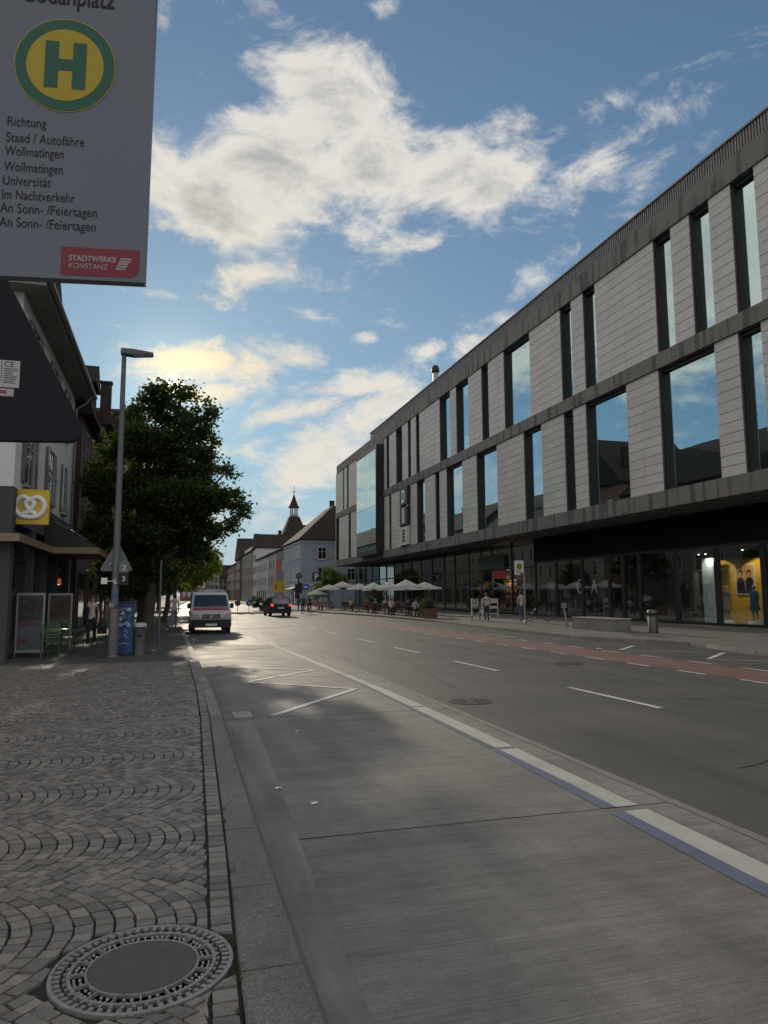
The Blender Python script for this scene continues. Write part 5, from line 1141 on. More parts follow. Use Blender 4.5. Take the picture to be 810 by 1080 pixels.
# ------------------------------------------------------------------ bicycles
def bicycle(loc, rz, lb, col, group=None, lean=0.0):
    t = thing('bicycle', loc, lb, 'bicycle', rz=rz, group=group); t.rotation_euler[0] = 0
    fr = paint('frame_'+col[0], col[1], .3)
    for y in (-.53, .53):
        mb = MB(); mb.tube([(0, y+.32*cos(2*pi*k/24), .34+.32*sin(2*pi*k/24)) for k in range(25)], .02, 6, caps=False); w_ = mb.build('wheel', M['rubber'], t)
        mb = MB(); mb.tube([(0, y+.295*cos(2*pi*k/24), .34+.295*sin(2*pi*k/24)) for k in range(25)], .010, 5, caps=False)
        for k in range(12): mb.tube([(0, y, .34), (0, y+.295*cos(2*pi*k/12), .34+.295*sin(2*pi*k/12))], .002, 3, caps=False)
        mb.build('rim', M['steel'], w_)
    mb = MB(); bb = (0, .08, .30); st = (0, .22, .82); hd = (0, -.36, .86)
    for p, q, r in ((bb, st, .017), (bb, (0, -.38, .72), .02), ((0, .2, .76), hd, .017), (bb, (0, .53, .34), .011), ((0, .21, .78), (0, .53, .34), .010), ((0, -.35, .95), (0, -.40, .66), .02), ((0, -.40, .66), (0, -.53, .34), .014)): mb.tube([p, q], r, 8)
    mb.build('frame', fr, t)
    mb = MB(); mb.tube([(-.29, -.22, 1.02), (-.22, -.33, 1.05), (0, -.36, 1.03), (.22, -.33, 1.05), (.29, -.22, 1.02)], .013, 8); mb.tube([(0, -.35, .93), (0, -.36, 1.03)], .014, 8); mb.build('handlebar', M['black'], t)
    mb = MB(); mb.tube([st, (0, .24, .92)], .013, 8); mb.ball((0, .26, .95), (.07, .14, .035), 10, 6); mb.build('saddle', M['black'], t)
    mb = MB(); mb.tube([(.1, .08, .30), (-.1, .08, .30)], .012, 6); mb.tube([(.1, .08, .30), (.1, .08, .13)], .01, 6); mb.tube([(-.1, .08, .30), (-.1, .08, .47)], .01, 6); mb.box(.09, .19, .04, .12, .12, .14); mb.box(-.19, -.09, .04, .12, .46, .48); mb.build('crank', M['dark'], t)
    return t
bicycle((21.9, 40.3, 0), 1.2, 'dark bicycle parked by the stop pole next to the person in beige', ('dark', (.02, .02, .025)))
for k, (x, y, col) in enumerate(((11.9, 67.5, ('grey', (.2, .2, .2))), (12.75, 68.6, ('red', (.25, .03, .03))))):
    bicycle((x, y, RZ), pi+.1*k, ('grey bicycle ridden away by the left of two cyclists past the dark car', 'red bicycle ridden away by the right of two cyclists past the dark car')[k], col)
    person((x, y+.26 if 0 else y-.26, RZ), pi+.1*k, ('left of two cyclists riding away, in a dark jacket with fair hair', 'right of two cyclists riding away, in dark clothes with dark hair')[k], (('jacket_black', (.02, .02, .025)), ('jacket_green', (.03, .04, .03)))[k], ('cyc_trousers', (.03, .035, .05)), ((('hair_fair', 'short'), ('hair_dark', 'short'))[k]), pose='cycle')
bicycle((-1.9, 30.2, 0), .25, 'black bicycle leaning by the trunk of the big street tree', ('black', (.02, .02, .02)), group='bicycles under the street tree'); bicycle((-1.2, 33.5, 0), .1, 'blue bicycle parked behind the trunk of the big street tree', ('blue', (.03, .06, .2)), group='bicycles under the street tree')
# ------------------------------------------------------------------ vehicles
def wheel(t, x, y, r, w, s):
    mb = MB(); mb.lathe([(r*.62, -w/2), (r*.95, -w/2), (r, -w*.3), (r, w*.3), (r*.95, w/2), (r*.62, w/2)], (x, y, r), 24, axis='x'); w_ = mb.build('wheel', M['rubber'], t)
    mb = MB(); mb.lathe([(0, s*(w/2-.03)), (r*.2, s*(w/2-.02)), (r*.6, s*(w/2-.05)), (r*.64, s*(w/2-.0))], (x, y, r), 20, axis='x'); mb.build('rim', M['alloy'], w_)
def car_body(prof, hw, tz, tk, mat_, t, nm='body', bev=.05):
    mb = MB(); mb.prism(prof, -hw, hw, axis='x')
    for i, v_ in enumerate(mb.v):
        x, y, z = v_; mb.v[i] = (x*(1-tk*max(0, z-tz)), y, z)
    o = mb.build(nm, mat_, t, bevel=bev)
    for p in o.data.polygons: p.use_smooth = False
    return o
def pane_on(p, q, hw, tz, tk, m_, t, nm, d=.015, top=.93, frac=(.0, 1.0)):
    """a pane on the slanted segment p-q of the side profile, across the car"""
    (y0, z0), (y1, z1) = p, q; a = (y0+(y1-y0)*frac[0], z0+(z1-z0)*frac[0]); b_ = (y0+(y1-y0)*frac[1], z0+(z1-z0)*frac[1])
    n = Vector((0, -(z1-z0), (y1-y0))).normalized()
    if n.z < 0: n = -n
    w0, w1 = hw*(1-tk*max(0, a[1]-tz))*top, hw*(1-tk*max(0, b_[1]-tz))*top
    mb = MB(); A = [Vector((-w0, *a)), Vector((w0, *a)), Vector((w1, *b_)), Vector((-w1, *b_))]
    mb.add([v_+n*d for v_ in A]+[v_-n*.02 for v_ in A], [(0, 1, 2, 3), (4, 7, 6, 5), (0, 4, 5, 1), (1, 5, 6, 2), (2, 6, 7, 3), (3, 7, 4, 0)]); return mb.build(nm, m_, t)
def side_panes(quads, hw, tz, tk, m_, t):
    for s in (-1, 1):
        for q in quads:
            mb = MB(); A = [Vector((s*(hw*(1-tk*max(0, z-tz))+.008), y, z)) for y, z in q]; B = [v_-Vector((s*.03, 0, 0)) for v_ in A]; n = len(q)
            mb.add(A+B, [tuple(range(n)), tuple(range(2*n-1, n-1, -1))]+[(i, i+n, (i+1) % n+n, (i+1) % n) for i in range(n)]); mb.build('side_window', m_, t)
carglass = glass_mirror('car_glass', (.6, .68, .72), (.01, .012, .014), .12)
vw = mat('van_white', (.58, .58, .57), .35, var=.06, coat=.4); vr = paint('van_red', (.32, .02, .04), .35)
t = thing('ambulance_van', (1.83, 35.0, RZ), 'white rescue van with a red band and light bar parked facing us', 'van', rz=.0)
prof = [(.06, .30), (.0, .42), (.0, .80), (.05, .98), (.20, 1.10), (.70, 1.22), (1.38, 1.82), (1.66, 1.94), (4.6, 1.92), (4.80, 1.8), (4.86, .5), (4.8, .30)]
HW, TZ, TK = .93, 1.05, .13
car_body(prof, HW, TZ, TK, vw, t)
pane_on(prof[5], prof[6], HW, TZ, TK, carglass, t, 'windscreen', frac=(.04, .97), top=.90)
side_panes([[(1.15, 1.16), (1.15, 1.45), (1.5, 1.75), (2.2, 1.78), (2.2, 1.16)], [(2.35, 1.16), (2.35, 1.78), (4.5, 1.76), (4.5, 1.16)]], HW, TZ, TK, carglass, t)
mb = MB(); mb.box(-.92, .92, -.05, .2, .28, .66); mb.build('bumper', M['black'], t, bevel=.03)
mb = MB(); mb.box(-.42, .42, -.02, .1, .70, .90); gr = mb.build('grille', M['black'], t); mb = MB()
for z in (.74, .80, .86): mb.box(-.40, .40, -.03, -.02, z, z+.015)
mb.lathe([(.0, -.04), (.07, -.04)], (0, 0, .80), 16, axis='y', sm=False); mb.build('chrome_bar', M['alloy'], gr, fix=False)
for s in (-1, 1): mb = MB(); mb.prism([(s*.50, .68), (s*.86, .72), (s*.88, .96), (s*.62, .90)], -.02, .25, axis='y'); mb.build('headlight', mat('headlight_glass', (.45, .47, .5), .12, var=.2, scale=10), t, bevel=.01)
mb = MB(); mb.box(-.26, .26, -.07, -.05, .36, .47); mb.build('number_plate', M['white'], t)
mb = MB(); A = [(-.84, .17, 1.095), (.84, .17, 1.095), (.83, .62, 1.21), (-.83, .62, 1.21)]; mb.add([(x, y, z+.012) for x, y, z in A]+[(x, y, z-.01) for x, y, z in A], [(0, 1, 2, 3), (4, 7, 6, 5), (0, 4, 5, 1), (1, 5, 6, 2), (2, 6, 7, 3), (3, 7, 4, 0)])
for s in (-1, 1): mb.box(s*.932-.004, s*.932+.004, .4, 4.7, .80, 1.0)
mb.build('red_band', vr, t)
for s in (-1, 1):
    mb = MB(); mb.box(s*.96-.04 if s > 0 else s*.96-.14, s*.96+.14 if s > 0 else s*.96+.04, .98, 1.12, 1.16, 1.42); mb.build('mirror', M['black'], t, bevel=.03)
mb = MB(); mb.box(-.62, .62, 1.75, 2.05, 1.95, 2.08); lb_ = mb.build('light_bar', vw, t, bevel=.03); mb = MB(); mb.box(-.60, -.25, 1.735, 1.9, 1.975, 2.06); mb.box(.25, .60, 1.735, 1.9, 1.975, 2.06); mb.build('lamp_lens', paint('lens_blue', (.25, .35, .55), .15), lb_)
mb = MB(); mb.tube([(.75, 3, 1.93), (.75, 3, 2.05)], .05, 8); mb.build('roof_vent', vw, t)
for s in (-1, 1):
    for y in (.92, 3.9): wheel(t, s*.83, y, .33, .22, s)
sn = mat('car_navy', (.010, .013, .022), .4, var=.05, spec=.3)
t = thing('dark_car', (8.95, 61.3, RZ), 'dark blue estate car driving away with its tail lights lit', 'car', rz=.03)
prof = [(.10, .28), (.0, .45), (.02, .92), (.10, 1.03), (.40, 1.56), (.62, 1.64), (2.3, 1.60), (3.05, 1.10), (4.15, .96), (4.3, .7), (4.25, .28)]
HW, TZ, TK = .90, .95, .20
car_body(prof, HW, TZ, TK, sn, t)
pane_on(prof[3], prof[4], HW, TZ, TK, carglass, t, 'rear_window', frac=(.06, .92), top=.84)
side_panes([[(.55, 1.02), (.75, 1.5), (1.5, 1.52), (1.5, 1.02)], [(1.6, 1.02), (1.6, 1.52), (2.3, 1.48), (2.85, 1.05)]], HW, TZ, TK, carglass, t)
mb = MB(); mb.box(-.88, .88, -.06, .2, .26, .5); mb.build('bumper', M['black'], t, bevel=.04)
tl = mat('tail_lamp_lit', (.5, .02, .02), .3, emit=(1, .12, .06), estr=.8)
for s in (-1, 1): mb = MB(); mb.prism([(s*.62, .84), (s*.88, .86), (s*.86, 1.08), (s*.70, 1.04)], -.03, .2, axis='y'); mb.build('tail_light', tl, t)
mb = MB(); mb.box(-.16, .16, .50, .58, 1.60, 1.635); mb.build('brake_light', tl, t)
mb = MB(); mb.box(-.26, .26, -.01, .03, .66, .77); mb.build('number_plate', M['white'], t); mb = MB(); mb.box(-.55, -.50, .7, 2.1, 1.625, 1.67); mb.box(.50, .55, .7, 2.1, 1.625, 1.67); mb.build('roof_rail', M['steel'], t)
for s in (-1, 1): mb = MB(); mb.box(s*1.0-.09, s*1.0+.09, 2.5, 2.6, 1.02, 1.18); mb.build('mirror', sn, t, bevel=.02)
for s in (-1, 1):
    for y in (.78, 3.45): wheel(t, s*.80, y, .33, .21, s)
# ------------------------------------------------------------------ far signs and the traffic island
tag((lambda m_: (m_.prism([(5.5, 71.8), (9.0, 71.4), (9.3, 72.2), (9.0, 73.2), (5.8, 73.6), (5.2, 72.7)], RZ+.006, RZ+.14, axis='z'), m_)[1])(MB()).build('traffic_island', M['kerbstone']), kind='structure')
for (x, y, lb, c_) in ((6.3, 72.7, 'dark back of a round sign on the left of the traffic island', (.04, .045, .05)), (7.4, 72.6, 'round blue sign on the right of the traffic island', (.02, .07, .28))):
    t = thing('round_sign', (x, y, RZ), lb, 'sign'); mb = MB(); mb.tube([(0, 0, 0), (0, 0, .9)], .03, 8); mb.build('pole', M['steel'], t); mb = MB(); mb.lathe([(0, -.04), (.30, -.04), (.30, -.02), (0, -.02)], (0, 0, 1.03), 24, axis='y', sm=False); d_ = mb.build('disc', paint('disc'+str(int(x)), c_), t)
    if x > 7: mb = MB(); mb.bar((-.12, -.045, 1.15), (.08, -.045, .92), .06, .006, upv=(0, 1, 0)); mb.build('arrow', M['white'], d_)
t = thing('direction_sign', (12.85, 90, 0), 'yellow two panel direction sign above the dark car', 'sign'); mb = MB(); mb.tube([(-.5, .05, 0), (-.5, .05, 3.3)], .05, 8); mb.tube([(.5, .05, 0), (.5, .05, 3.3)], .05, 8); mb.build('post', M['steel'], t)
for s in (-1, 1): mb = MB(); mb.box(s*.39-.37, s*.39+.37, -.03, .0, 2.0, 3.4); d_ = mb.build('panel', MATS['sign_yellow'], t); mb = MB(); mb.box(s*.39-.04, s*.39+.04, -.034, -.031, 2.3, 3.1); mb.box(s*.39-.22, s*.39+.22, -.034, -.031, 2.7, 2.76); mb.build('arrow', MATS['paint_ink'], d_)
t = thing('traffic_signal', (14.45, 85, 0), 'dark signal mast with a round back plate near the blue corner house', 'traffic light'); mb = MB(); mb.tube([(0, 0, 0), (0, 0, 4.0)], .09, 10); mb.build('mast', M['dark'], t); mb = MB(); mb.box(-.42, .02, -.15, .15, 1.3, 3.0); mb.box(.05, .42, -.15, .15, 1.9, 3.1); mb.build('signal_housing', M['black'], t); mb = MB(); mb.lathe([(0, -.06), (.36, -.06), (.36, 0), (0, 0)], (0, 0, 3.95), 20, axis='y', sm=False); mb.build('back_plate', M['dark'], t); mb = MB(); mb.lathe([(.0, -.065), (.2, -.065)], (0, 0, 3.95), 20, axis='y', sm=False); mb.build('ring', paint('ring_grey', (.2, .2, .2)), t, fix=False)
t = thing('parking_sign', (18.6, 95, 0), 'large blue parking sign with a white P in front of the pale blue house', 'sign'); mb = MB(); mb.tube([(0, .05, 0), (0, .05, 4.0)], .06, 8); mb.build('pole', M['steel'], t); mb = MB(); mb.box(-.6, .6, -.03, 0, 3.55, 4.7); d_ = mb.build('panel', paint('navy_blue', (.015, .025, .12)), t); text('letter', 'P', 1.1, M['white'], d_, (-.35, -.035, 3.75), (1, 0, 0), (0, 0, 1), ext=.004, bold=.02)
t = thing('small_blue_sign', (16.2, 90, 0), 'small square blue sign on a slim pole left of the large parking sign', 'sign'); mb = MB(); mb.tube([(0, .05, 0), (0, .05, 3.0)], .04, 8); mb.build('pole', M['steel'], t); mb = MB(); mb.box(-.4, .4, -.03, 0, 2.35, 3.05); d_ = mb.build('panel', paint('mid_blue', (.02, .07, .3)), t); mb = MB(); mb.box(-.25, .25, -.036, -.031, 2.6, 2.8); mb.build('white_mark', M['white'], d_)
# ------------------------------------------------------------------ pavement cafe
def umbrella(loc, w, z1, lb, first=None):
    t = thing('cafe_umbrella', loc, lb, 'umbrella', group='white umbrellas over the pavement cafe'); h_ = w/2; z0 = z1-.50
    mb = MB(); n = 8
    cs = [(-h_, -h_), (0, -h_*.97), (h_, -h_), (h_*.97, 0), (h_, h_), (0, h_*.97), (-h_, h_), (-h_*.97, 0)]
    rows = [(0.02, z1), (.35, z1-.20), (.7, z1-.42), (1, z0), (1.0, z0-.14)]
    vs = [(x*s, y*s, z-(.05*sin(pi*s) if i % 2 else 0)) for s, z in rows for i, (x, y) in enumerate(cs)]
    mb.add(vs, [(i*n+k, i*n+(k+1) % n, (i+1)*n+(k+1) % n, (i+1)*n+k) for i in range(4) for k in range(n)]); mb.build('canopy', mat('umbrella_canvas', (.66, .65, .61), .85, var=.06, transl=.25), t, fix=False)
    mb = MB(); mb.tube([(0, 0, 0), (0, 0, z1+.1)], .03, 8); mb.build('pole', M['postgrey'], t)
    mb = MB()
    for x, y in cs: mb.tube([(0, 0, z1-.05), (x*.98, y*.98, z0-.02)], .012, 5)
    mb.build('ribs', M['postgrey'], t); mb = MB(); mb.box(-.3, .3, -.3, .3, 0, .07); mb.build('foot', M['dark'], t)
for k, (x, y, w, z) in enumerate(((18.0, 54.8, 1.95, 2.87), (18.0, 59.7, 2.0, 2.82), (18.0, 64.6, 2.05, 2.82), (18.0, 69.9, 2.1, 2.82), (18.0, 77.2, 2.4, 3.15), (17.6, 82.5, 2.3, 2.9))):
    umbrella((x, y, 0), w, z, ('white cafe umbrella nearest to us, largest and furthest right', 'second white cafe umbrella from the right', 'third white cafe umbrella from the right', 'fourth white cafe umbrella, left of the middle of the row', 'taller white cafe umbrella, second from the far left end', 'last white cafe umbrella at the far left end beside the pale green tree')[k])
for k, (x, y) in enumerate(((20.9, 58.5), (20.9, 63.5), (20.9, 68.5), (20.9, 74.0))):
    umbrella((x, y, 0), 2.3, 2.75, ('back row cafe umbrella nearest to us, close to the glass front', 'second umbrella of the back row by the glass front', 'third umbrella of the back row by the glass front', 'farthest umbrella of the back row by the glass front')[k])
umbrella((16.4, 83.5, 0), 2.2, 2.35, 'low small white cafe umbrella in front of the last tall one')
wood = paint('teak', (.14, .08, .045), .6); rattan = cloth('rattan_dark', (.05, .04, .032)); redc = cloth('red_seat', (.25, .02, .04))
def cafe_chair(m_):
    t = thing('cafe_chair', (0, 0, 0), 'x', 'chair', group='chairs of the pavement cafe')
    mb = MB(); mb.box(-.22, .22, -.22, .22, .42, .47); mb.build('seat', m_, t, bevel=.01); mb = MB(); mb.box(-.22, .22, .19, .24, .55, .9); mb.build('backrest', m_, t, bevel=.01)
    for sx in (-1, 1):
        for sy in (-1, 1): mb = MB(); mb.tube([(sx*.19, sy*.2, 0), (sx*.19, sy*.2, .42 if sy < 0 else .9)], .018, 6); mb.build('leg', wood, t)
    return t
cc = {'r': cafe_chair(rattan), 'w': cafe_chair(wood), 'd': cafe_chair(redc)}; used = set()
def cafe_table():
    t = thing('cafe_table', (0, 0, 0), 'x', 'table', group='tables of the pavement cafe'); mb = MB(); mb.box(-.38, .38, -.38, .38, .71, .74); mb.build('tabletop', paint('table_slate', (.12, .11, .10)), t, bevel=.008); mb = MB(); mb.tube([(0, 0, .03), (0, 0, .71)], .035, 8); mb.box(-.25, .25, -.25, .25, 0, .03); mb.build('foot', M['dark'], t); return t
ct = cafe_table(); rg = random.Random(11); first = True; n = 0
ordn = ['nearest', 'second nearest', 'third', 'fourth', 'fifth', 'sixth', 'seventh', 'farthest']
for i, y in enumerate((51.2, 54.4, 57.4, 60.4, 63.6, 67.4, 71.5, 77.0)):
    x = 17.75 + (i % 2)*.5
    if i == 0: ct.location = (x, y, 0); ct['label'] = 'nearest square dark cafe table under the largest white umbrella'
    else: dup(ct, (x, y, 0), .0, f'{ordn[i]} square dark table along the row of white cafe umbrellas')
    for s, ky in ((-1, 'w' if i % 3 == 0 else 'r'), (1, 'r' if i != 4 else 'd')):
        lb = f'{"red" if ky == "d" else "wooden" if ky == "w" else "dark woven"} chair on the {"near" if s < 0 else "far"} side of the {ordn[i]} cafe table'
        rz = 0 if s > 0 else pi
        if ky in used: dup(cc[ky], (x, y+s*.68, 0), rz, lb)
        else: o = cc[ky]; o.location = (x, y+s*.68, 0); o.rotation_euler = (0, 0, rz); o['label'] = lb; used.add(ky)
for i, y in enumerate((56.5, 60.0, 63.5, 67.0, 72.5)):
    x = 20.4+(i % 2)*.5; w_ = ('nearest', 'second', 'third', 'fourth', 'farthest')[i]
    dup(ct, (x, y, 0), 0, f'{w_} dark table of the back row under the umbrellas by the glass')
    for s in (-1, 1): dup(cc['r' if i % 2 else 'w'], (x, y+s*.68, 0), 0 if s > 0 else pi, f'{"dark woven" if i % 2 else "wooden"} chair on the {"near" if s < 0 else "far"} side of the {w_} back row table')
for i, y in enumerate((52.8, 58.9, 65.2, 73.4)):
    dup(cc['w'], (19.1, y, 0), -pi/2, f'{("nearest", "second", "third", "farthest")[i]} wooden chair standing between the front and back cafe rows')
for x, y, s, lb, top, hr in ((17.75, 51.95, 1, 'seated guest in a pale blue shirt at the nearest cafe table', ('guest_blue', (.35, .42, .5)), 'hair_dark'), (18.25, 55.15, 1, 'seated guest in a dark top at the second nearest cafe table', ('guest_dark', (.03, .03, .04)), 'hair_brown'), (17.75, 58.15, 1, 'seated guest in a white shirt at the third cafe table', ('guest_white', (.6, .6, .6)), 'hair_dark'), (17.75, 62.85, -1, 'seated guest in a grey shirt with their back to us at the fifth cafe table', ('guest_grey', (.2, .2, .22)), 'hair_fair'), (18.25, 68.15, 1, 'seated guest in a red top at the sixth cafe table', ('guest_red', (.3, .04, .04)), 'hair_dark'), (17.75, 72.25, 1, 'seated guest in a cream top at the seventh cafe table', ('guest_cream', (.5, .46, .38)), 'hair_brown')):
    person((x, y-.05*s, 0), 0 if s > 0 else pi, lb, top, ('guest_trousers', (.03, .035, .05)), (hr, 'short'), pose='sit')
def leaves(mb, blobs, nclump, per, size, rg, crad=.35, flat=.5):
    vol = [b_[3]*b_[4]*b_[5] for b_ in blobs]; S_ = sum(vol)
    for bi, (x, y, z, rx, ry, rz) in enumerate(blobs):
        for _ in range(max(3, int(nclump*vol[bi]/S_))):
            while True:
                d = Vector((rg.gauss(0, 1), rg.gauss(0, 1), rg.gauss(0, 1)))
                if d.length > .01: break
            d.normalize(); r = rg.uniform(.35, 1.0)**.5*rg.uniform(.9, 1.12); c = Vector((x+d.x*rx*r, y+d.y*ry*r, z+d.z*rz*r)); cr = crad*rg.uniform(.6, 1.3)
            for _ in range(int(per*rg.uniform(.6, 1.3))):
                p = c+Vector((rg.gauss(0, .5), rg.gauss(0, .5), rg.gauss(0, .36)))*cr
                a = Vector((rg.gauss(0, 1), rg.gauss(0, 1), rg.gauss(-.3, .6))).normalized(); b_ = a.cross(Vector((rg.gauss(0, 1), rg.gauss(0, 1), rg.gauss(0, 1)))).normalized(); n_ = a.cross(b_)
                L_ = size*rg.uniform(.65, 1.3); w = L_*rg.uniform(.28, .42)
                k = len(mb.v); mb.v += [tuple(p-a*L_*.5), tuple(p+b_*w+n_*L_*.07), tuple(p+a*L_*.5), tuple(p-b_*w+n_*L_*.07)]; mb.f.append((k, k+1, k+2, k+3)); mb.mi.append(0); mb.sm.append(False)
def tree(name, label, base, trunk_r, fork_z, blobs, nclump, per, size, leafm, seed=1, cat='tree', group=None, crad=.35):
    t = thing(name, base, label, cat, group=group); rg = random.Random(seed); off = Vector(base)
    B = [(b_[0]-off.x, b_[1]-off.y, b_[2]-off.z, b_[3], b_[4], b_[5]) for b_ in blobs]
    cx, cy = sum(b_[0] for b_ in B)/len(B), sum(b_[1] for b_ in B)/len(B)
    fk = Vector((cx*.25, cy*.25, fork_z)); mb = MB()
    mb.tube([(0, 0, -.05), (0, 0, .12), tuple(fk*.5+Vector((.05, 0, 0))), tuple(fk)], [trunk_r*1.5, trunk_r*1.1, trunk_r*.95, trunk_r*.85], 12)
    for b_ in B:
        e = Vector(b_[:3]); m1 = fk.lerp(e, .45)+Vector((rg.uniform(-.2, .2), rg.uniform(-.2, .2), .25)); r = trunk_r*.55
        mb.tube([tuple(fk-Vector((0, 0, .15))), tuple(m1), tuple(e)], [r, r*.6, r*.18], 8)
        for _ in range(4):
            q = m1.lerp(e, rg.random()); d = Vector((rg.uniform(-1, 1)*b_[3], rg.uniform(-1, 1)*b_[4], rg.uniform(-.4, .9)*b_[5])); mb.tube([tuple(q), tuple(q+d*.5+Vector((0, 0, .1))), tuple(q+d*.95)], [r*.3, r*.18, r*.06], 5)
    mb.build('trunk', M['bark'], t)
    mb = MB(); leaves(mb, B, nclump, per, size, rg, crad); mb.build('crown', leafm, t, fix=False); return t
CROWN = [(158, 407, 20, 15, 0), (186, 400, 15, 11, .2), (213, 420, 14, 15, -.1), (138, 428, 14, 12, .1), (196, 444, 24, 16, 0), (222, 452, 10, 9, .2), (152, 462, 36, 22, 0), (112, 470, 17, 16, .1), (195, 482, 35, 24, 0), (238, 487, 13, 9, 0), (120, 512, 28, 26, 0), (185, 522, 52, 28, 0), (238, 520, 20, 13, 0), (258, 532, 13, 9, .1), (243, 549, 15, 8, 0), (104, 555, 16, 28, .2), (102, 505, 17, 26, .3), (150, 562, 42, 24, .1), (206, 558, 28, 17, 0), (118, 602, 17, 18, .3), (165, 600, 28, 11, .2), (152, 498, 24, 20, .9), (174, 426, 22, 13, .3), (208, 582, 26, 10, .2), (136, 622, 26, 10, .4)]   # lobes of the crown
tree('street_tree', 'big dark leafy street tree with the low sun behind its top', (-.95, 28.8, 0), .24, 2.7,
     [((px-181)*.0351, 28.6+dy, 1.65+(628-py)*.0351, rx*.0351*.9, max(rx, ry)*.033, ry*.0351*.9) for px, py, rx, ry, dy in CROWN], 1500, 46, .15, M['leaf'], seed=5, crad=.34)
GT = 'smaller trees further up the left pavement'
tree('kerb_tree', 'paler green tree just behind the big street tree, beside the van', (-.4, 47, 0), .15, 2.0, [(.4, 47, 4.3, 1.7, 1.6, 1.5), (1.8, 47, 3.6, 1.2, 1.4, 1.1), (-1.2, 47, 3.9, 1.4, 1.4, 1.4), (.8, 47, 2.7, 1.3, 1.2, .8)], 420, 40, .17, M['leaf_pale'], seed=8, group=GT)
tree('kerb_tree', 'darker tree in the distance over the white van', (.2, 74, 0), .16, 2.4, [(.8, 74, 5.6, 2.1, 2, 2), (2.6, 74, 4.8, 1.6, 1.6, 1.4), (-1.4, 74, 4.8, 1.8, 1.8, 1.7), (1.2, 74, 3.2, 1.7, 1.5, .9)], 380, 34, .26, M['leaf_dark'], seed=9, group=GT)
for k, (x, y, lb) in enumerate(((-1.6, 40, 'dark tree between the two nearest left pavement trees'), (-1.9, 58, 'dark round tree far up the left pavement, third from us'), (-1.6, 92, 'distant dark tree up the left pavement near the bend'), (-.6, 118, 'last dark tree visible up the left pavement'))):
    tree('kerb_tree', lb, (x, y, 0), .15, 1.9, [(x+.2, y, 4.6, 1.5, 1.6, 1.6), (x-1.0, y+.3, 3.9, 1.2, 1.4, 1.3), (x+1.1, y, 3.5, 1.2, 1.4, 1.1), (x-.1, y-.2, 2.5, 1.3, 1.2, .8)], 300, 36, .22, M['leaf_dark'], seed=20+k, group=GT)
tree('corner_tree', 'pale green young tree in front of the pale blue house behind the umbrellas', (21.2, 99, 0), .10, 1.4, [(21.2, 99, 4.2, 1.3, 1.3, 1.4), (20.2, 99, 2.8, 1.2, 1.2, 1.2), (22.6, 99, 3.6, 1.2, 1.2, 1.2), (19.4, 99, 1.8, .9, .9, .8)], 300, 34, .2, M['leaf_pale'], seed=12)
def bush(name, label, base, blobs, n, per, size, m_, seed):
    t = thing(name, base, label, 'bush'); mb = MB(); rg = random.Random(seed); leaves(mb, [(b_[0]-base[0], b_[1]-base[1], b_[2], b_[3], b_[4], b_[5]) for b_ in blobs], n, per, size, rg, .25); mb.build('foliage', m_, t, fix=False)
    mb = MB()
    for _ in range(14): x, y = rg.uniform(-.8, .8), rg.uniform(-.3, .3); mb.tube([(x*.4, y*.4, 0), (x, y, .8)], .015, 5)
    mb.build('stem', M['bark'], t)
bush('hedge_bush', 'green bushes left of the dark car beyond the traffic island', (10.9, 84.6, 0), [(10.2, 84.6, .7, .8, .7, .7), (11.2, 84.8, .45, 1.0, .7, .5), (9.4, 84.9, .9, .6, .6, .7)], 110, 36, .16, M['leaf'], 3)
bush('cafe_shrub', 'tall dark shrub between the cafe umbrellas and the glass front', (20.6, 72, 0), [(20.6, 72, 1.8, .8, .8, 1.3), (20.9, 75, 1.6, .8, .8, 1.2)], 130, 36, .15, M['leaf_dark'], 4)
bush('cafe_shrub', 'low dark shrub at the near end of the pavement cafe', (17.6, 48.6, 0), [(17.6, 48.6, .95, .35, .6, .4)], 60, 36, .09, M['leaf_dark'], 6)
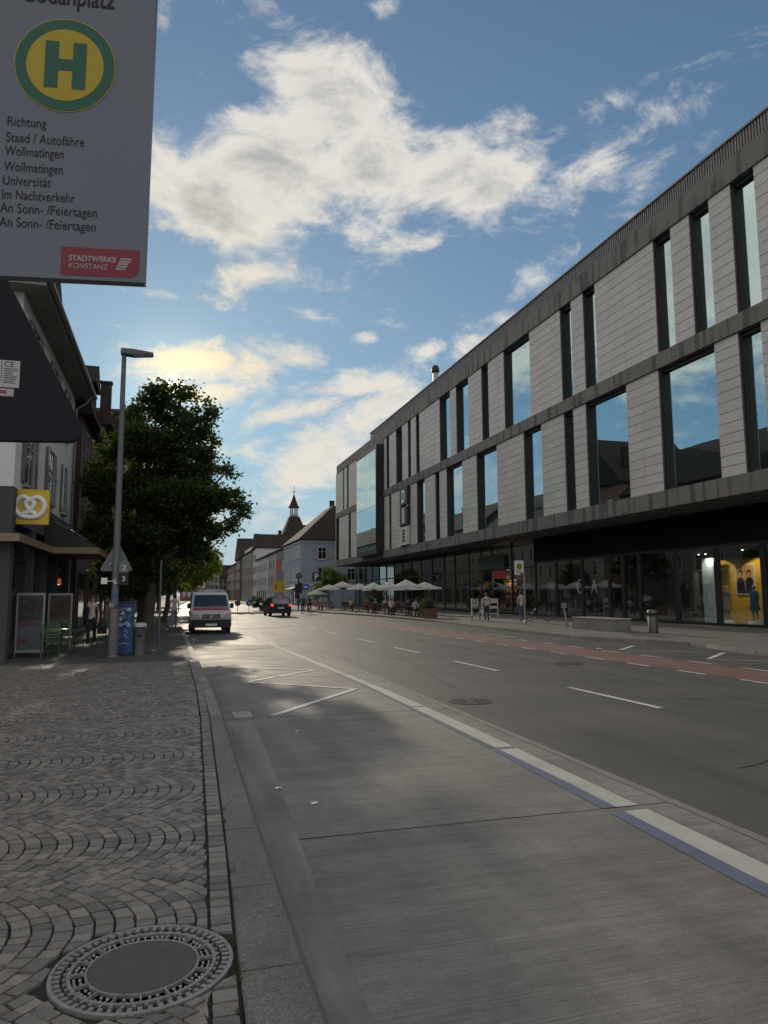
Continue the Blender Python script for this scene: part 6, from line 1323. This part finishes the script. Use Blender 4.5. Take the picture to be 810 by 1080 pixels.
t = thing('wooden_planter', (17.6, 48.6, 0), 'brown wooden planter box with a shrub at the near end of the cafe', 'planter'); mb = MB()
for k in range(5): mb.box(-.42, .42, -.7, .7, .04+k*.13, .155+k*.13)
mb.build('box', wood, t); mb = MB()
for sx in (-1, 1):
    for sy in (-1, 1): mb.box(sx*.40-.04, sx*.40+.04, sy*.68-.04, sy*.68+.04, 0, .72)
mb.build('corner_post', wood, t)
for k, (x, y) in enumerate(((15.6, 80.5), (17.6, 84.2))):
    t = thing('slat_bench', (x, y, 0), ('reddish slatted street bench, nearer of two at the far end of the cafe', 'reddish slatted street bench, farther of two at the end of the cafe')[k], 'bench', group='reddish benches at the end of the cafe'); mb = MB()
    for j in range(6): mb.box(-1.0, 1.0, -.3+j*.1, -.22+j*.1, .42, .47)
    mb.build('seat', mat('bench_red', (.32, .14, .10), .6, var=.15), t); mb = MB()
    for j in range(3): mb.box(-1.0, 1.0, .3, .34, .55+j*.13, .64+j*.13)
    mb.build('backrest', MATS['bench_red'], t); mb = MB()
    for s in (-.8, .8): mb.box(s-.05, s+.05, -.28, .28, 0, .42); mb.box(s-.03, s+.03, .34, .38, 0, .95)
    mb.build('support', M['dark'], t)
for k, (x, y) in enumerate(((22.4, 48.6), (23.2, 52.4))):
    t = thing('sales_rack', (x, y, 0), ('white sales rack with goods in front of the shop, beside the person in beige', 'white sales rack further left, behind the pram')[k], 'rack', group='white sales racks before the shop'); mb = MB()
    for sx in (-.35, .35):
        for sy in (-.6, .6): mb.box(sx-.025, sx+.025, sy-.025, sy+.025, 0, 1.35)
    for z in (.25, .65, 1.05): mb.box(-.36, .36, -.62, .62, z, z+.03)
    mb.build('frame', M['white'], t); mb = MB(); rg = random.Random(k)
    for z in (.28, .68, 1.08):
        y_ = -.55
        while y_ < .5: w = rg.uniform(.12, .3); mb.box(-.3, .3, y_, y_+w-.02, z, z+rg.uniform(.1, .3), rg.randint(0, 1)); y_ += w
    mb.build('goods', [paint('goods_white', (.5, .5, .48)), paint('goods_dark', (.05, .05, .06))], t)
